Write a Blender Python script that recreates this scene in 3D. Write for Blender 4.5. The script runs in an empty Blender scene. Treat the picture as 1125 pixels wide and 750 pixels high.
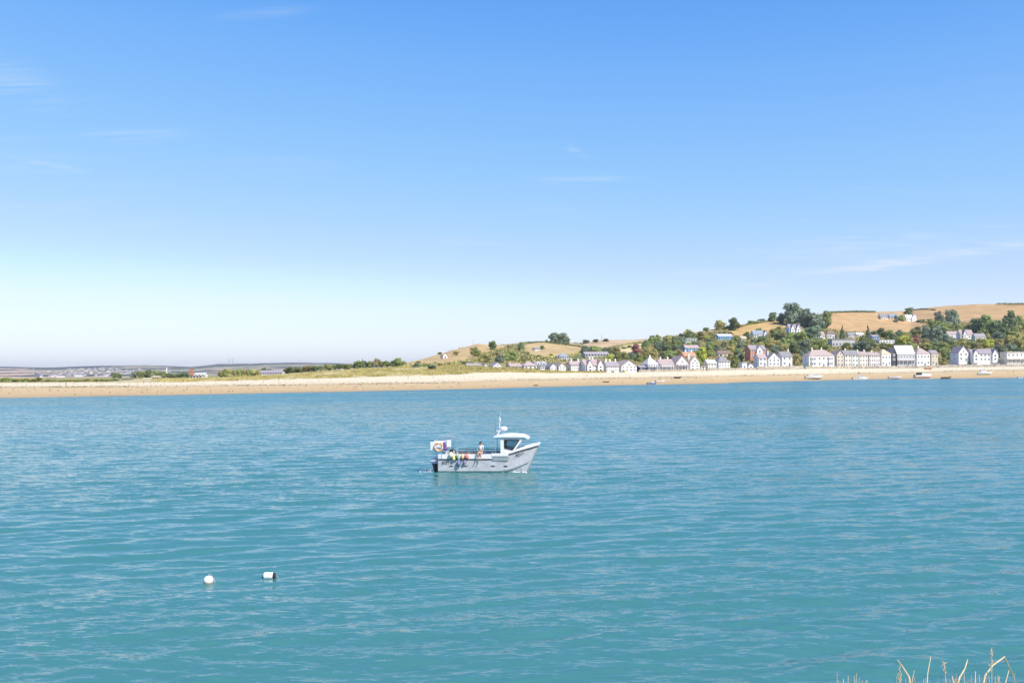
import bpy, bmesh, math, random
import numpy as np
from mathutils import Vector, Matrix
PI = math.pi
rnd = random.Random(7)
rng = np.random.default_rng(11)
sc = bpy.context.scene
COL = sc.collection

# ------------------------------------------------------------------ camera geometry
F = 1000.0; W0 = 1125.0; CX = 562.5; CY = 407.0; CAMH = 7.5
ROLL = math.atan(10.0 / 1125.0)
cr, sr = math.cos(ROLL), math.sin(ROLL)

def at(px, py, Y):
    """world point at distance Y that the photograph shows at (px, py)"""
    dx, dy = px - CX, CY - py
    return Vector(((dx * cr + dy * sr) * Y / F, Y, CAMH + (dy * cr - dx * sr) * Y / F))

def H(u):
    return CY - (u - CX) * math.tan(ROLL)

def PY(u, Y, z):
    """picture row of height z at distance Y in column u"""
    return H(u) - (z - CAMH) * F / Y

cam_d = bpy.data.cameras.new('camera')
cam = bpy.data.objects.new('camera', cam_d); COL.objects.link(cam)
cam.matrix_world = Matrix(((cr, sr, 0, 0), (0, 0, -1, 0), (-sr, cr, 0, CAMH), (0, 0, 0, 1)))
cam_d.lens = 36 * F / W0; cam_d.sensor_width = 36
cam_d.shift_y = (CY - 375.0) / W0
cam_d.clip_start = 0.3; cam_d.clip_end = 40000
sc.camera = cam
sc.cycles.sample_clamp_direct = 6; sc.cycles.sample_clamp_indirect = 4; sc.cycles.caustics_reflective = False

# ------------------------------------------------------------------ light
SUN_EL = math.radians(47)
sun_h = Vector((0.66, -0.75)).normalized()
sun_dir = Vector((sun_h.x * math.cos(SUN_EL), sun_h.y * math.cos(SUN_EL), math.sin(SUN_EL)))
sd = bpy.data.lights.new('sun', 'SUN'); sd.energy = SUN_E = 4.2; sd.angle = math.radians(0.5); sd.color = (1.0, 0.95, 0.88)
so = bpy.data.objects.new('sun', sd); COL.objects.link(so)
so.rotation_euler = sun_dir.to_track_quat('Z', 'Y').to_euler()

world = bpy.data.worlds.new('World'); sc.world = world; world.use_nodes = True
nt = world.node_tree; nt.nodes.clear()
def wn(t, **k):
    n = nt.nodes.new(t)
    for a, b in k.items(): setattr(n, a, b)
    return n
out = wn('ShaderNodeOutputWorld'); bg = wn('ShaderNodeBackground')
sky = wn('ShaderNodeTexSky'); sky.sky_type = 'NISHITA'; sky.sun_disc = False
sky.sun_elevation = SUN_EL; sky.sun_rotation = math.atan2(sun_dir.x, sun_dir.y)
sky.altitude = 0; sky.air_density = 0.8; sky.dust_density = 0.5; sky.ozone_density = 6.0
bg.inputs['Strength'].default_value = 0.1
# thin cirrus streaks high in the sky
tc = wn('ShaderNodeTexCoord'); sep = wn('ShaderNodeSeparateXYZ'); nt.links.new(tc.outputs['Generated'], sep.inputs[0])
def wm(op, a, b=None, clamp=False):
    n = wn('ShaderNodeMath', operation=op); n.use_clamp = clamp
    for i, v in enumerate((a, b)):
        if v is None: continue
        if isinstance(v, (int, float)): n.inputs[i].default_value = v
        else: nt.links.new(v, n.inputs[i])
    return n.outputs[0]
zc = wm('MAXIMUM', sep.outputs['Z'], 0.02)
den = wm('ADD', zc, 0.10)
comb = wn('ShaderNodeCombineXYZ')
nt.links.new(wm('DIVIDE', sep.outputs['X'], den), comb.inputs[0]); nt.links.new(wm('DIVIDE', sep.outputs['Y'], den), comb.inputs[1])
mp = wn('ShaderNodeMapping'); mp.inputs['Rotation'].default_value = (0, 0, math.radians(24)); mp.inputs['Scale'].default_value = (0.55, 2.6, 1)
nt.links.new(comb.outputs[0], mp.inputs[0])
n1 = wn('ShaderNodeTexNoise'); n1.inputs['Scale'].default_value = 1.5; n1.inputs['Detail'].default_value = 7; n1.inputs['Roughness'].default_value = 0.62; n1.inputs['Distortion'].default_value = 0.5
nt.links.new(mp.outputs[0], n1.inputs['Vector'])
n2 = wn('ShaderNodeTexNoise'); n2.inputs['Scale'].default_value = 0.9; n2.inputs['Detail'].default_value = 2
nt.links.new(comb.outputs[0], n2.inputs['Vector'])
r1 = wn('ShaderNodeMapRange'); r1.inputs[1].default_value = 0.54; r1.inputs[2].default_value = 0.80; nt.links.new(n1.outputs['Fac'], r1.inputs[0])
r2 = wn('ShaderNodeMapRange'); r2.inputs[1].default_value = 0.50; r2.inputs[2].default_value = 0.66; nt.links.new(n2.outputs['Fac'], r2.inputs[0])
cf = wm('MULTIPLY', wm('MULTIPLY', r1.outputs[0], r2.outputs[0]), 0.32, True)
# the model sky, graded per channel to the film response of the photograph
def vscale(src, k):
    n = wn('ShaderNodeVectorMath', operation='SCALE'); nt.links.new(src, n.inputs[0]); n.inputs['Scale'].default_value = k; return n.outputs[0]
cv = wn('ShaderNodeRGBCurve'); nt.links.new(vscale(sky.outputs[0], 0.1), cv.inputs['Color'])
for ch, pts in enumerate((((.084, .09), (.106, .142), (.15, .224), (.249, .40), (.413, .66), (1, .9)), ((.162, .267), (.202, .337), (.277, .428), (.421, .555), (.521, .70), (1, .9)), ((.333, .635), (.4, .686), (.506, .71), (.58, .755), (1, .9)))):
    c_ = cv.mapping.curves[ch]
    for i, (x, y) in enumerate(pts):
        if x < 1: c_.points.new(x, y)
    c_.points[-1].location = (1, .9)
cv.mapping.update()
# a few longer feathery streaks at the places they hang in the sky
ky = wm('MAXIMUM', sep.outputs['Y'], 0.05); ax_ = wm('DIVIDE', sep.outputs['X'], ky); az_ = wm('DIVIDE', sep.outputs['Z'], ky)
cst = wn('ShaderNodeCombineXYZ'); nt.links.new(wm('MULTIPLY', ax_, 3.0), cst.inputs[0]); nt.links.new(wm('MULTIPLY', az_, 60.0), cst.inputs[1])
nst = wn('ShaderNodeTexNoise'); nst.inputs['Scale'].default_value = 2.2; nst.inputs['Detail'].default_value = 6; nst.inputs['Distortion'].default_value = 1.2; nt.links.new(cst.outputs[0], nst.inputs['Vector'])
nsr = wn('ShaderNodeMapRange'); nsr.inputs[1].default_value = 0.38; nsr.inputs[2].default_value = 0.72; nt.links.new(nst.outputs['Fac'], nsr.inputs[0])
acc = None
for (xa, za, xb, zb, wd_, st_) in ((.26, .092, .66, .146, .0055, 1.1), (.19, .118, .60, .150, .014, .45), (-.47, .262, -.33, .262, .007, .26), (-.54, .236, -.46, .222, .003, .6), (.06, .245, .09, .232, .004, .4), (.0, .207, .13, .209, .004, .4), (.22, .095, .31, .093, .004, .35), (-.33, .39, -.21, .40, .006, .22), (-.6, .34, -.48, .30, .02, .4)):
    sl_ = (zb - za) / (xb - xa); q_ = wm('DIVIDE', wm('SUBTRACT', az_, wm('MULTIPLY_ADD', ax_, sl_) if False else wm('ADD', wm('MULTIPLY', ax_, sl_), za - sl_ * xa)), wd_)
    g_ = wm('POWER', 2.718, wm('MULTIPLY', wm('MULTIPLY', q_, q_), -1.0))
    e_ = wm('DIVIDE', wm('SUBTRACT', ax_, (xa + xb) / 2), (xb - xa) / 2 * .8); h_ = wm('POWER', 2.718, wm('MULTIPLY', wm('POWER', wm('ABSOLUTE', e_), 3.0), -1.0))
    v_ = wm('MULTIPLY', wm('MULTIPLY', g_, h_), st_); acc = v_ if acc is None else wm('ADD', acc, v_)
cf = wm('ADD', cf, wm('MULTIPLY', wm('MULTIPLY', acc, nsr.outputs[0]), 0.75), True)
mx = wn('ShaderNodeMixRGB'); nt.links.new(cf, mx.inputs[0]); nt.links.new(vscale(cv.outputs[0], 10.0), mx.inputs[1]); mx.inputs[2].default_value = (6.2, 6.5, 6.8, 1)
nt.links.new(mx.outputs[0], bg.inputs['Color']); nt.links.new(bg.outputs[0], out.inputs[0])
sc.view_settings.view_transform = 'Standard'; sc.view_settings.look = 'None'
sc.view_settings.gamma = 1; sc.view_settings.exposure = EXPO = 0.5; sc.view_settings.use_curve_mapping = False

# ------------------------------------------------------------------ materials
def new_mat(name):
    m = bpy.data.materials.new(name); m.use_nodes = True
    return m, m.node_tree, m.node_tree.nodes['Principled BSDF']
MATS = {}
def mat(name, col, rough=0.7, var=0.12, scale=1.2, metal=0.0, spec=0.3, rnd_obj=0.0):
    """principled surface with blotchy weathering"""
    if name in MATS: return MATS[name]
    m, t, b = new_mat(name)
    b.inputs['Roughness'].default_value = rough; b.inputs['Metallic'].default_value = metal
    b.inputs['Specular IOR Level'].default_value = spec
    tcn = t.nodes.new('ShaderNodeTexCoord'); n = t.nodes.new('ShaderNodeTexNoise')
    n.inputs['Scale'].default_value = scale; n.inputs['Detail'].default_value = 6; n.inputs['Roughness'].default_value = 0.65
    t.links.new(tcn.outputs['Object'], n.inputs['Vector'])
    rp = t.nodes.new('ShaderNodeMapRange'); rp.inputs[1].default_value = 0.3; rp.inputs[2].default_value = 0.7
    rp.inputs[3].default_value = 1 - var; rp.inputs[4].default_value = 1 + var
    t.links.new(n.outputs['Fac'], rp.inputs[0])
    hs = t.nodes.new('ShaderNodeHueSaturation'); hs.inputs['Color'].default_value = (*col, 1)
    if rnd_obj:
        oi = t.nodes.new('ShaderNodeObjectInfo'); mm = t.nodes.new('ShaderNodeMath'); mm.operation = 'MULTIPLY_ADD'
        t.links.new(oi.outputs['Random'], mm.inputs[0]); mm.inputs[1].default_value = rnd_obj; mm.inputs[2].default_value = 1 - rnd_obj / 2
        m2 = t.nodes.new('ShaderNodeMath'); m2.operation = 'MULTIPLY'
        t.links.new(rp.outputs[0], m2.inputs[0]); t.links.new(mm.outputs[0], m2.inputs[1]); t.links.new(m2.outputs[0], hs.inputs['Value'])
    else:
        t.links.new(rp.outputs[0], hs.inputs['Value'])
    t.links.new(hs.outputs[0], b.inputs['Base Color'])
    MATS[name] = m
    return m

def mat_leaf(name, col, col2, scale=0.5):
    if name in MATS: return MATS[name]
    m, t, b = new_mat(name)
    b.inputs['Roughness'].default_value = 0.65; b.inputs['Specular IOR Level'].default_value = 0.25
    g = t.nodes.new('ShaderNodeNewGeometry'); n = t.nodes.new('ShaderNodeTexNoise')
    n.inputs['Scale'].default_value = scale; n.inputs['Detail'].default_value = 4
    t.links.new(g.outputs['Position'], n.inputs['Vector'])
    ad = t.nodes.new('ShaderNodeMath'); ad.operation = 'MULTIPLY_ADD'
    t.links.new(g.outputs['Random Per Island'], ad.inputs[0]); ad.inputs[1].default_value = 0.6; t.links.new(n.outputs['Fac'], ad.inputs[2])
    rp = t.nodes.new('ShaderNodeMapRange'); rp.inputs[1].default_value = 0.4; rp.inputs[2].default_value = 1.2
    t.links.new(ad.outputs[0], rp.inputs[0])
    mxx = t.nodes.new('ShaderNodeMixRGB'); mxx.inputs[1].default_value = (*col, 1); mxx.inputs[2].default_value = (*col2, 1)
    t.links.new(rp.outputs[0], mxx.inputs[0])
    oi = t.nodes.new('ShaderNodeObjectInfo')
    hs = t.nodes.new('ShaderNodeHueSaturation')
    vr = t.nodes.new('ShaderNodeMapRange'); vr.inputs[3].default_value = 0.75; vr.inputs[4].default_value = 1.3
    t.links.new(oi.outputs['Random'], vr.inputs[0]); t.links.new(vr.outputs[0], hs.inputs['Value'])
    hr = t.nodes.new('ShaderNodeMapRange'); hr.inputs[3].default_value = 0.475; hr.inputs[4].default_value = 0.52
    t.links.new(oi.outputs['Random'], hr.inputs[0]); t.links.new(hr.outputs[0], hs.inputs['Hue'])
    t.links.new(mxx.outputs[0], hs.inputs['Color']); t.links.new(hs.outputs[0], b.inputs['Base Color'])
    MATS[name] = m
    return m

def glassy(name, col=(0.03, 0.045, 0.06)):
    if name in MATS: return MATS[name]
    m, t, b = new_mat(name); b.inputs['Base Color'].default_value = (*col, 1)
    b.inputs['Roughness'].default_value = 0.08; b.inputs['Specular IOR Level'].default_value = 0.6
    MATS[name] = m; return m

# ------------------------------------------------------------------ object helpers
def mesh_np(name, V, Fc, m=None, smooth=False):
    me = bpy.data.meshes.new(name)
    V = np.asarray(V, np.float32).reshape(-1, 3)
    if isinstance(Fc, np.ndarray):
        n, k = Fc.shape
        me.vertices.add(len(V)); me.vertices.foreach_set('co', V.ravel())
        me.loops.add(n * k); me.loops.foreach_set('vertex_index', Fc.astype(np.int32).ravel())
        me.polygons.add(n); me.polygons.foreach_set('loop_start', np.arange(0, n * k, k, dtype=np.int32))
        try: me.polygons.foreach_set('loop_total', np.full(n, k, np.int32))
        except Exception: pass
        me.update(calc_edges=True); me.validate()
    else:
        me.from_pydata([tuple(v) for v in V], [], Fc); me.update()
    if m: me.materials.append(m)
    if smooth: me.polygons.foreach_set('use_smooth', np.ones(len(me.polygons), bool))
    return me

def link(name, me, parent=None, loc=None):
    o = bpy.data.objects.new(name, me); COL.objects.link(o)
    if parent: o.parent = parent
    if loc is not None: o.location = loc
    return o

def tag(o, label, cat, group=None):
    o['label'] = label; o['category'] = cat
    if group: o['group'] = group
    return o

def empty(name, loc, rz, label, cat, group=None):
    o = bpy.data.objects.new(name, None); COL.objects.link(o); o.empty_display_size = 0.5
    o.location = loc; o.rotation_euler = (0, 0, rz)
    return tag(o, label, cat, group)

def struct(o, kind='structure'):
    o['kind'] = kind; return o

class MB:
    def __init__(s): s.V = []; s.F = []
    def add(s, V, Fc):
        b = len(s.V); s.V += [tuple(v) for v in V]; s.F += [tuple(i + b for i in f) for f in Fc]; return s
    def box(s, x0, x1, y0, y1, z0, z1, rot=None, c=None):
        V = [(x, y, z) for z in (z0, z1) for (x, y) in ((x0, y0), (x1, y0), (x1, y1), (x0, y1))]
        if rot is not None:
            c = Vector(c) if c is not None else Vector(((x0 + x1) / 2, (y0 + y1) / 2, (z0 + z1) / 2))
            V = [tuple(rot @ (Vector(v) - c) + c) for v in V]
        return s.add(V, [(3, 2, 1, 0), (4, 5, 6, 7), (0, 1, 5, 4), (1, 2, 6, 5), (2, 3, 7, 6), (3, 0, 4, 7)])
    def tube(s, pts, r, n=8, cap=True):
        pts = [Vector(p) for p in pts]; rs = r if isinstance(r, (list, tuple)) else [r] * len(pts)
        V = []; Fc = []
        for i, p in enumerate(pts):
            d = (pts[min(i + 1, len(pts) - 1)] - pts[max(i - 1, 0)]).normalized()
            a = d.orthogonal().normalized() if i == 0 else (pa - d * pa.dot(d)).normalized()
            pa = a; b = d.cross(a)
            for k in range(n):
                t = 2 * PI * k / n; V.append(p + (a * math.cos(t) + b * math.sin(t)) * rs[i])
        for i in range(len(pts) - 1):
            for k in range(n):
                k2 = (k + 1) % n; Fc.append((i * n + k, i * n + k2, (i + 1) * n + k2, (i + 1) * n + k))
        if cap: Fc.append(tuple(range(n - 1, -1, -1))); Fc.append(tuple((len(pts) - 1) * n + k for k in range(n)))
        return s.add(V, Fc)
    def lathe(s, prof, c=(0, 0, 0), axis='z', n=20):
        V = []; Fc = []; m = len(prof)
        for k in range(n):
            t = 2 * PI * k / n
            for (r, h) in prof:
                p = (r * math.cos(t), r * math.sin(t), h)
                if axis == 'x': p = (p[2], p[0], p[1])
                if axis == 'y': p = (p[0], p[2], p[1])
                V.append((p[0] + c[0], p[1] + c[1], p[2] + c[2]))
        for k in range(n):
            k2 = (k + 1) % n
            for i in range(m - 1): Fc.append((k * m + i, k2 * m + i, k2 * m + i + 1, k * m + i + 1))
        return s.add(V, Fc)
    def ell(s, c, r, n=16, m=10):
        prof = [(max(1e-4, math.sin(PI * i / m)), -math.cos(PI * i / m)) for i in range(m + 1)]
        b = len(s.V); s.lathe(prof, n=n)
        for i in range(b, len(s.V)):
            v = s.V[i]; s.V[i] = (c[0] + v[0] * r[0], c[1] + v[1] * r[1], c[2] + v[2] * r[2])
        return s
    def poly(s, pts, y0, y1):
        """extrude an x-z outline from y0 to y1"""
        n = len(pts)
        V = [(p[0], y0, p[1]) for p in pts] + [(p[0], y1, p[1]) for p in pts]
        Fc = [tuple(range(n)), tuple(range(2 * n - 1, n - 1, -1))] + [(i, i + n, (i + 1) % n + n, (i + 1) % n) for i in range(n)]
        return s.add(V, Fc)
    def mesh(s, name, m=None, smooth=False, bevel=0, seg=2, merge=False):
        me = bpy.data.meshes.new(name); me.from_pydata(s.V, [], s.F); me.update()
        bm = bmesh.new(); bm.from_mesh(me)
        if merge: bmesh.ops.remove_doubles(bm, verts=bm.verts, dist=1e-4)
        if bevel:
            bmesh.ops.bevel(bm, geom=[e for e in bm.edges if e.is_manifold and e.calc_face_angle(0) > 0.4], offset=bevel, segments=seg, affect='EDGES', clamp_overlap=True)
        bmesh.ops.recalc_face_normals(bm, faces=bm.faces); bm.to_mesh(me); bm.free()
        if m: me.materials.append(m)
        if smooth:
            me.polygons.foreach_set('use_smooth', np.ones(len(me.polygons), bool))
        return me
    def build(s, name, m, parent=None, **k):
        return link(name, s.mesh(name, m, **k), parent)

def inpoly(px, py, P):
    px = np.asarray(px, float); py = np.asarray(py, float); r = np.zeros(px.shape, bool); n = len(P)
    for i in range(n):
        x0, y0 = P[i]; x1, y1 = P[(i + 1) % n]
        c = ((y0 > py) != (y1 > py)) & (px < (x1 - x0) * (py - y0) / (y1 - y0 + 1e-12) + x0); r ^= c
    return r

def fbm(x, y, seed=0, octv=4):
    """cheap smooth value noise, about -1..1"""
    r = np.random.default_rng(seed); T = r.random((64, 64)) * 2 - 1; s = 0; a = 1; tot = 0
    x = np.asarray(x, float); y = np.asarray(y, float)
    for o in range(octv):
        xi = np.floor(x).astype(int); yi = np.floor(y).astype(int); fx = x - xi; fy = y - yi
        fx = fx * fx * (3 - 2 * fx); fy = fy * fy * (3 - 2 * fy)
        g = lambda i, j: T[(i) % 64, (j) % 64]
        s = s + a * ((g(xi, yi) * (1 - fx) + g(xi + 1, yi) * fx) * (1 - fy) + (g(xi, yi + 1) * (1 - fx) + g(xi + 1, yi + 1) * fx) * fy)
        tot += a; a *= 0.5; x = x * 2.03 + 17.3; y = y * 2.03 + 5.1
    return s / tot

# ------------------------------------------------------------------ the land
def tab(*p):
    xs = [a for a, b in p]; ys = [b for a, b in p]
    return lambda u: np.interp(u, xs, ys)
pyW = tab((-600, 444), (0, 437.3), (240, 433), (440, 429), (530, 427), (640, 424), (780, 421.4), (815, 420), (935, 417.2), (1055, 415.7), (1125, 415), (1800, 409))
def D0(u): return CAMH * F / (pyW(u) - (CY - (np.asarray(u) - CX) * math.tan(ROLL)))
py3 = tab((-600, 428), (0, 425.5), (200, 424.3), (300, 423), (420, 421.5), (480, 420.5), (560, 417.8), (650, 416), (720, 415), (800, 413), (900, 411.2), (1050, 407.8), (1125, 406.3), (1800, 399))
k3 = tab((0, 1.2), (560, 1.16), (1050, 1.10), (1200, 1.09))
py4 = tab((-600, 424), (0, 420.7), (100, 420.2), (200, 419.4), (250, 418.2), (300, 417), (350, 415.6), (400, 413.9), (440, 413.2), (500, 411.5), (520, 410), (560, 408.9), (600, 409.4), (640, 409.4), (700, 408.8), (760, 407.6), (800, 406.9), (850, 405.8), (900, 405), (1000, 404.6), (1050, 403.4), (1125, 402.4), (1800, 396))
k4 = tab((0, 1.65), (300, 1.40), (560, 1.30), (850, 1.21), (1050, 1.18), (1200, 1.17))
py5 = tab((-600, 423), (0, 420), (120, 419), (150, 416.5), (200, 416.6), (240, 416), (300, 413.2), (350, 409.2), (400, 405.5), (440, 404), (500, 402.2), (540, 404.6), (600, 404.6), (640, 406.6), (700, 406.6), (760, 405.4), (800, 404.2), (850, 402.6), (900, 401.6), (1000, 400.8), (1050, 399.4), (1125, 398), (1800, 392))
k5 = tab((0, 1.72), (200, 1.70), (300, 1.60), (560, 1.48), (850, 1.36), (1200, 1.30))
py6 = tab((-600, 420), (0, 415.6), (400, 411.6), (428, 409), (438, 401), (450, 397.6), (465, 394), (480, 389.6), (500, 384), (525, 377.5), (545, 379), (560, 378), (580, 375.2), (600, 374.5), (620, 376.5), (640, 376.8), (660, 373.5), (700, 373), (720, 371.4), (745, 368.8), (780, 361.6), (800, 358.6), (820, 355.5), (850, 351.2), (880, 347), (915, 343.3), (960, 342.6), (1000, 341.2), (1020, 337.8), (1040, 336), (1070, 334.2), (1125, 333.4), (1800, 328))
Y6 = tab((0, 1500), (410, 1400), (445, 900), (560, 1050), (700, 1200), (780, 1080), (880, 1150), (1000, 1450), (1800, 1500))
def knots(u):
    """picture rows and distances of the profile along column u: waterline .. ridge"""
    d = D0(u)
    return (pyW(u), d), (py3(u), d * k3(u)), (py4(u), d * k4(u)), (py5(u), d * k5(u)), (py6(u), Y6(u))
def ground(u, t):
    """profile parameter t: 0 waterline, 1 wet/dry line, 2 foot of dunes or village, 3 crest, 4 ridge"""
    k = knots(u); i = min(3, max(0, int(t))); f = t - i
    return at(u, k[i][0] + (k[i + 1][0] - k[i][0]) * f, k[i][1] + (k[i + 1][1] - k[i][1]) * f)
def tfor(u, py):
    k = knots(u)
    for i in range(4):
        if k[i][0] >= py >= k[i + 1][0] and k[i][0] > k[i + 1][0]: return i + (k[i][0] - py) / (k[i][0] - k[i + 1][0])
    return 4.0 if py < k[4][0] else 0.0
def gy(u, py):
    """the ground point the photograph shows at (u, py)"""
    return ground(u, tfor(u, py))

FIELD = [((915, 342), (1000, 340), (1030, 335), (1125, 331), (1800, 320), (1800, 345), (1125, 351), (1105, 357), (1099, 353), (1085, 350), (1068, 353), (1055, 354), (1040, 353), (1028, 351), (1022, 357), (1014, 367.5), (990, 366.5), (960, 365), (930, 364), (908, 361)),
         ((800, 366), (801, 359), (825, 353.5), (850, 350), (866, 350), (868, 360), (850, 362), (843, 367), (825, 370.5), (806, 369)),
         ((717, 378), (722, 372), (741, 370), (741, 374), (728, 377)),
         ((680, 389), (683, 380), (715, 375.5), (716, 379), (697, 388)),
         ((640, 381), (641, 376), (660, 372), (714, 371), (712, 375), (680, 379), (664, 382)),
         ((573, 382), (584, 375), (600, 373), (622, 376), (641, 379), (636, 387), (622, 391), (600, 392.5), (582, 389)),
         ((440, 402), (450, 397), (480, 389), (505, 383), (525, 377), (548, 378.5), (560, 380), (541, 384), (524, 392), (508, 397), (484, 401)),
         ((742, 367), (757, 362), (790, 358), (800, 361), (790, 363), (760, 367.5))]
FCOL = [(0.44, 0.285, 0.135), (0.50, 0.33, 0.13), (0.60, 0.46, 0.24), (0.60, 0.47, 0.24), (0.50, 0.36, 0.21), (0.48, 0.345, 0.165), (0.48, 0.335, 0.155), (0.52, 0.42, 0.24)]

us = np.concatenate([np.arange(-900, -60, 40), np.arange(-60, 1190, 2.5), np.arange(1190, 2100, 40)])
segs = [(0, 1, 16), (1, 2, 22), (2, 3, 26), (3, 4, 110)]
ts = np.concatenate([[-2, -1.4, -1, -0.3]] + [np.linspace(a, b, n, endpoint=False) for a, b, n in segs] + [[4, 5, 6, 7]])
P = np.zeros((len(us), len(ts), 3)); VV = np.zeros((len(us), len(ts))); CC = np.zeros((len(us), len(ts), 3)); FLD = np.zeros((len(us), len(ts)))
for i, u in enumerate(us):
    k = knots(u); kp = [a for a, b in k]; ky = [b for a, b in k]
    d = float(ky[0])
    for j, t in enumerate(ts):
        if t < 0:
            Y = {-2: 2.0, -1.4: d * 0.5, -1: d - 60, -0.3: d - 8}[float(t)]; z = {-2: -4, -1.4: -4, -1: -3.2, -0.3: -0.5}[float(t)]
            p = at(u, PY(u, Y, z), Y); P[i, j] = (p.x, Y, z)
        elif t > 4:
            base = at(u, kp[4], ky[4]); Y = {5: ky[4] + 260, 6: 2600, 7: 14000}[int(t)]; z = {5: min(base.z * 0.55, base.z - 1), 6: -1.5, 7: -6}[int(t)]
            P[i, j] = (base.x * Y / ky[4], Y, z)
        else:
            a = min(3, int(t)); f = t - a
            P[i, j] = at(u, kp[a] + (kp[a + 1] - kp[a]) * f, ky[a] + (ky[a + 1] - ky[a]) * f)
        VV[i, j] = min(6, t)
U2, T2 = np.meshgrid(us, ts, indexing='ij')
w = np.clip((T2 - 1.9) / 0.4, 0, 1) * np.clip((3.4 - T2) / 0.4, 0, 1) * np.clip((660 - U2) / 60, 0, 1) * np.clip((U2 - 180) / 60, 0, 1)
P[..., 2] += w * fbm(P[..., 0] / 11, P[..., 1] / 14, 3) * 1.7
wb = np.clip((T2 - 0.1) / 0.5, 0, 1) * np.clip((2 - T2) / 0.3, 0, 1)
P[..., 2] += wb * fbm(P[..., 0] / 30, P[..., 1] / 9, 5) * 0.12
wh = np.clip((T2 - 3.02) / 0.1, 0, 1) * np.clip((3.9 - T2) / 0.1, 0, 1)
P[..., 2] += wh * fbm(P[..., 0] / 60, P[..., 1] / 60, 8) * 1.0
# colours of the land above the shore
kk5 = py5(U2); kk6 = py6(U2); PYm = kk5 + (kk6 - kk5) * np.clip(T2 - 3, 0, 1)
nz = fbm(P[..., 0] / 25, P[..., 1] / 25, 2); nz2 = fbm(P[..., 0] / 90, P[..., 1] / 90, 6)
base = np.array([0.17, 0.17, 0.07]) + nz[..., None] * np.array([0.06, 0.04, 0.015])
base = base + np.clip(nz2[..., None] * 1.5, 0, 1) * (np.array([0.32, 0.25, 0.13]) - base) * 0.8
C = base.copy()
for Pg, fc in zip(FIELD, FCOL):
    m = inpoly(U2 + nz * 1.2, PYm + nz * 0.25, Pg) & (T2 > 3)
    C[m] = np.array(fc) * (1 + 0.10 * nz2[m][:, None] + 0.06 * nz[m][:, None])
plain = (T2 >= 3) & (U2 < 425)
C[plain] = (np.array([0.30, 0.26, 0.10]) + nz[plain][:, None] * np.array([0.08, 0.06, 0.04]))
C[T2 > 4.5] = (0.25, 0.22, 0.10)
ni, nj = len(us), len(ts)
idx = np.arange(ni * nj).reshape(ni, nj)
Q = np.stack([idx[:-1, :-1], idx[1:, :-1], idx[1:, 1:], idx[:-1, 1:]], -1).reshape(-1, 4)
me = mesh_np('ground', P.reshape(-1, 3), Q, smooth=True)
at1 = me.attributes.new('profile', 'FLOAT', 'POINT'); at1.data.foreach_set('value', VV.ravel().astype(np.float32))
at3 = me.attributes.new('dunes', 'FLOAT', 'POINT'); at3.data.foreach_set('value', (np.clip((670 - U2) / 30, 0, 1)).ravel().astype(np.float32))
at2 = me.attributes.new('land', 'FLOAT_COLOR', 'POINT'); at2.data.foreach_set('color', np.concatenate([np.clip(C, 0.01, 1), np.ones((ni, nj, 1))], -1).ravel().astype(np.float32))
m, t, b = new_mat('sand_and_fields')
b.inputs['Roughness'].default_value = 0.9; b.inputs['Specular IOR Level'].default_value = 0.15
def nd(ty, **k):
    n = t.nodes.new(ty)
    for a, c in k.items(): setattr(n, a, c)
    return n
av = nd('ShaderNodeAttribute', attribute_name='profile'); al = nd('ShaderNodeAttribute', attribute_name='land'); ad_ = nd('ShaderNodeAttribute', attribute_name='dunes')
g = nd('ShaderNodeNewGeometry')
mpn = nd('ShaderNodeMapping'); mpn.inputs['Scale'].default_value = (0.02, 0.09, 0.05); t.links.new(g.outputs['Position'], mpn.inputs[0])
n1_ = nd('ShaderNodeTexNoise'); n1_.inputs['Scale'].default_value = 1; n1_.inputs['Detail'].default_value = 8; n1_.inputs['Roughness'].default_value = 0.62; t.links.new(mpn.outputs[0], n1_.inputs['Vector'])
ma = nd('ShaderNodeMath', operation='MULTIPLY_ADD'); t.links.new(n1_.outputs['Fac'], ma.inputs[0]); ma.inputs[1].default_value = 0.42; ma2 = nd('ShaderNodeMath', operation='ADD')
t.links.new(av.outputs['Fac'], ma.inputs[2]); t.links.new(ma.outputs[0], ma2.inputs[0]); ma2.inputs[1].default_value = -0.21
dv = nd('ShaderNodeMath', operation='DIVIDE'); t.links.new(ma2.outputs[0], dv.inputs[0]); dv.inputs[1].default_value = 4.0; dv.use_clamp = True
ramp = nd('ShaderNodeValToRGB'); t.links.new(dv.outputs[0], ramp.inputs[0])
els = [(0.0, (0.30, 0.215, 0.14)), (0.03, (0.42, 0.305, 0.17)), (0.10, (0.50, 0.355, 0.185)), (0.215, (0.52, 0.385, 0.21)), (0.250, (0.47, 0.36, 0.215)), (0.285, (0.58, 0.47, 0.30)), (0.37, (0.65, 0.555, 0.385)), (0.5, (0.655, 0.56, 0.385))]
cr_ = ramp.color_ramp
while len(cr_.elements) < len(els): cr_.elements.new(0.5)
for e, (p_, c_) in zip(cr_.elements, els): e.position = p_; e.color = (*c_, 1)
n3 = nd('ShaderNodeTexNoise'); n3.inputs['Scale'].default_value = 0.28; n3.inputs['Detail'].default_value = 5; t.links.new(g.outputs['Position'], n3.inputs['Vector'])
dg = nd('ShaderNodeMapRange'); dg.inputs[1].default_value = 0.40; dg.inputs[2].default_value = 0.56; t.links.new(n3.outputs['Fac'], dg.inputs[0])
dcol = nd('ShaderNodeMixRGB'); dcol.inputs[1].default_value = (0.34, 0.29, 0.10, 1); dcol.inputs[2].default_value = (0.55, 0.45, 0.28, 1); t.links.new(dg.outputs[0], dcol.inputs[0])
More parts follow.
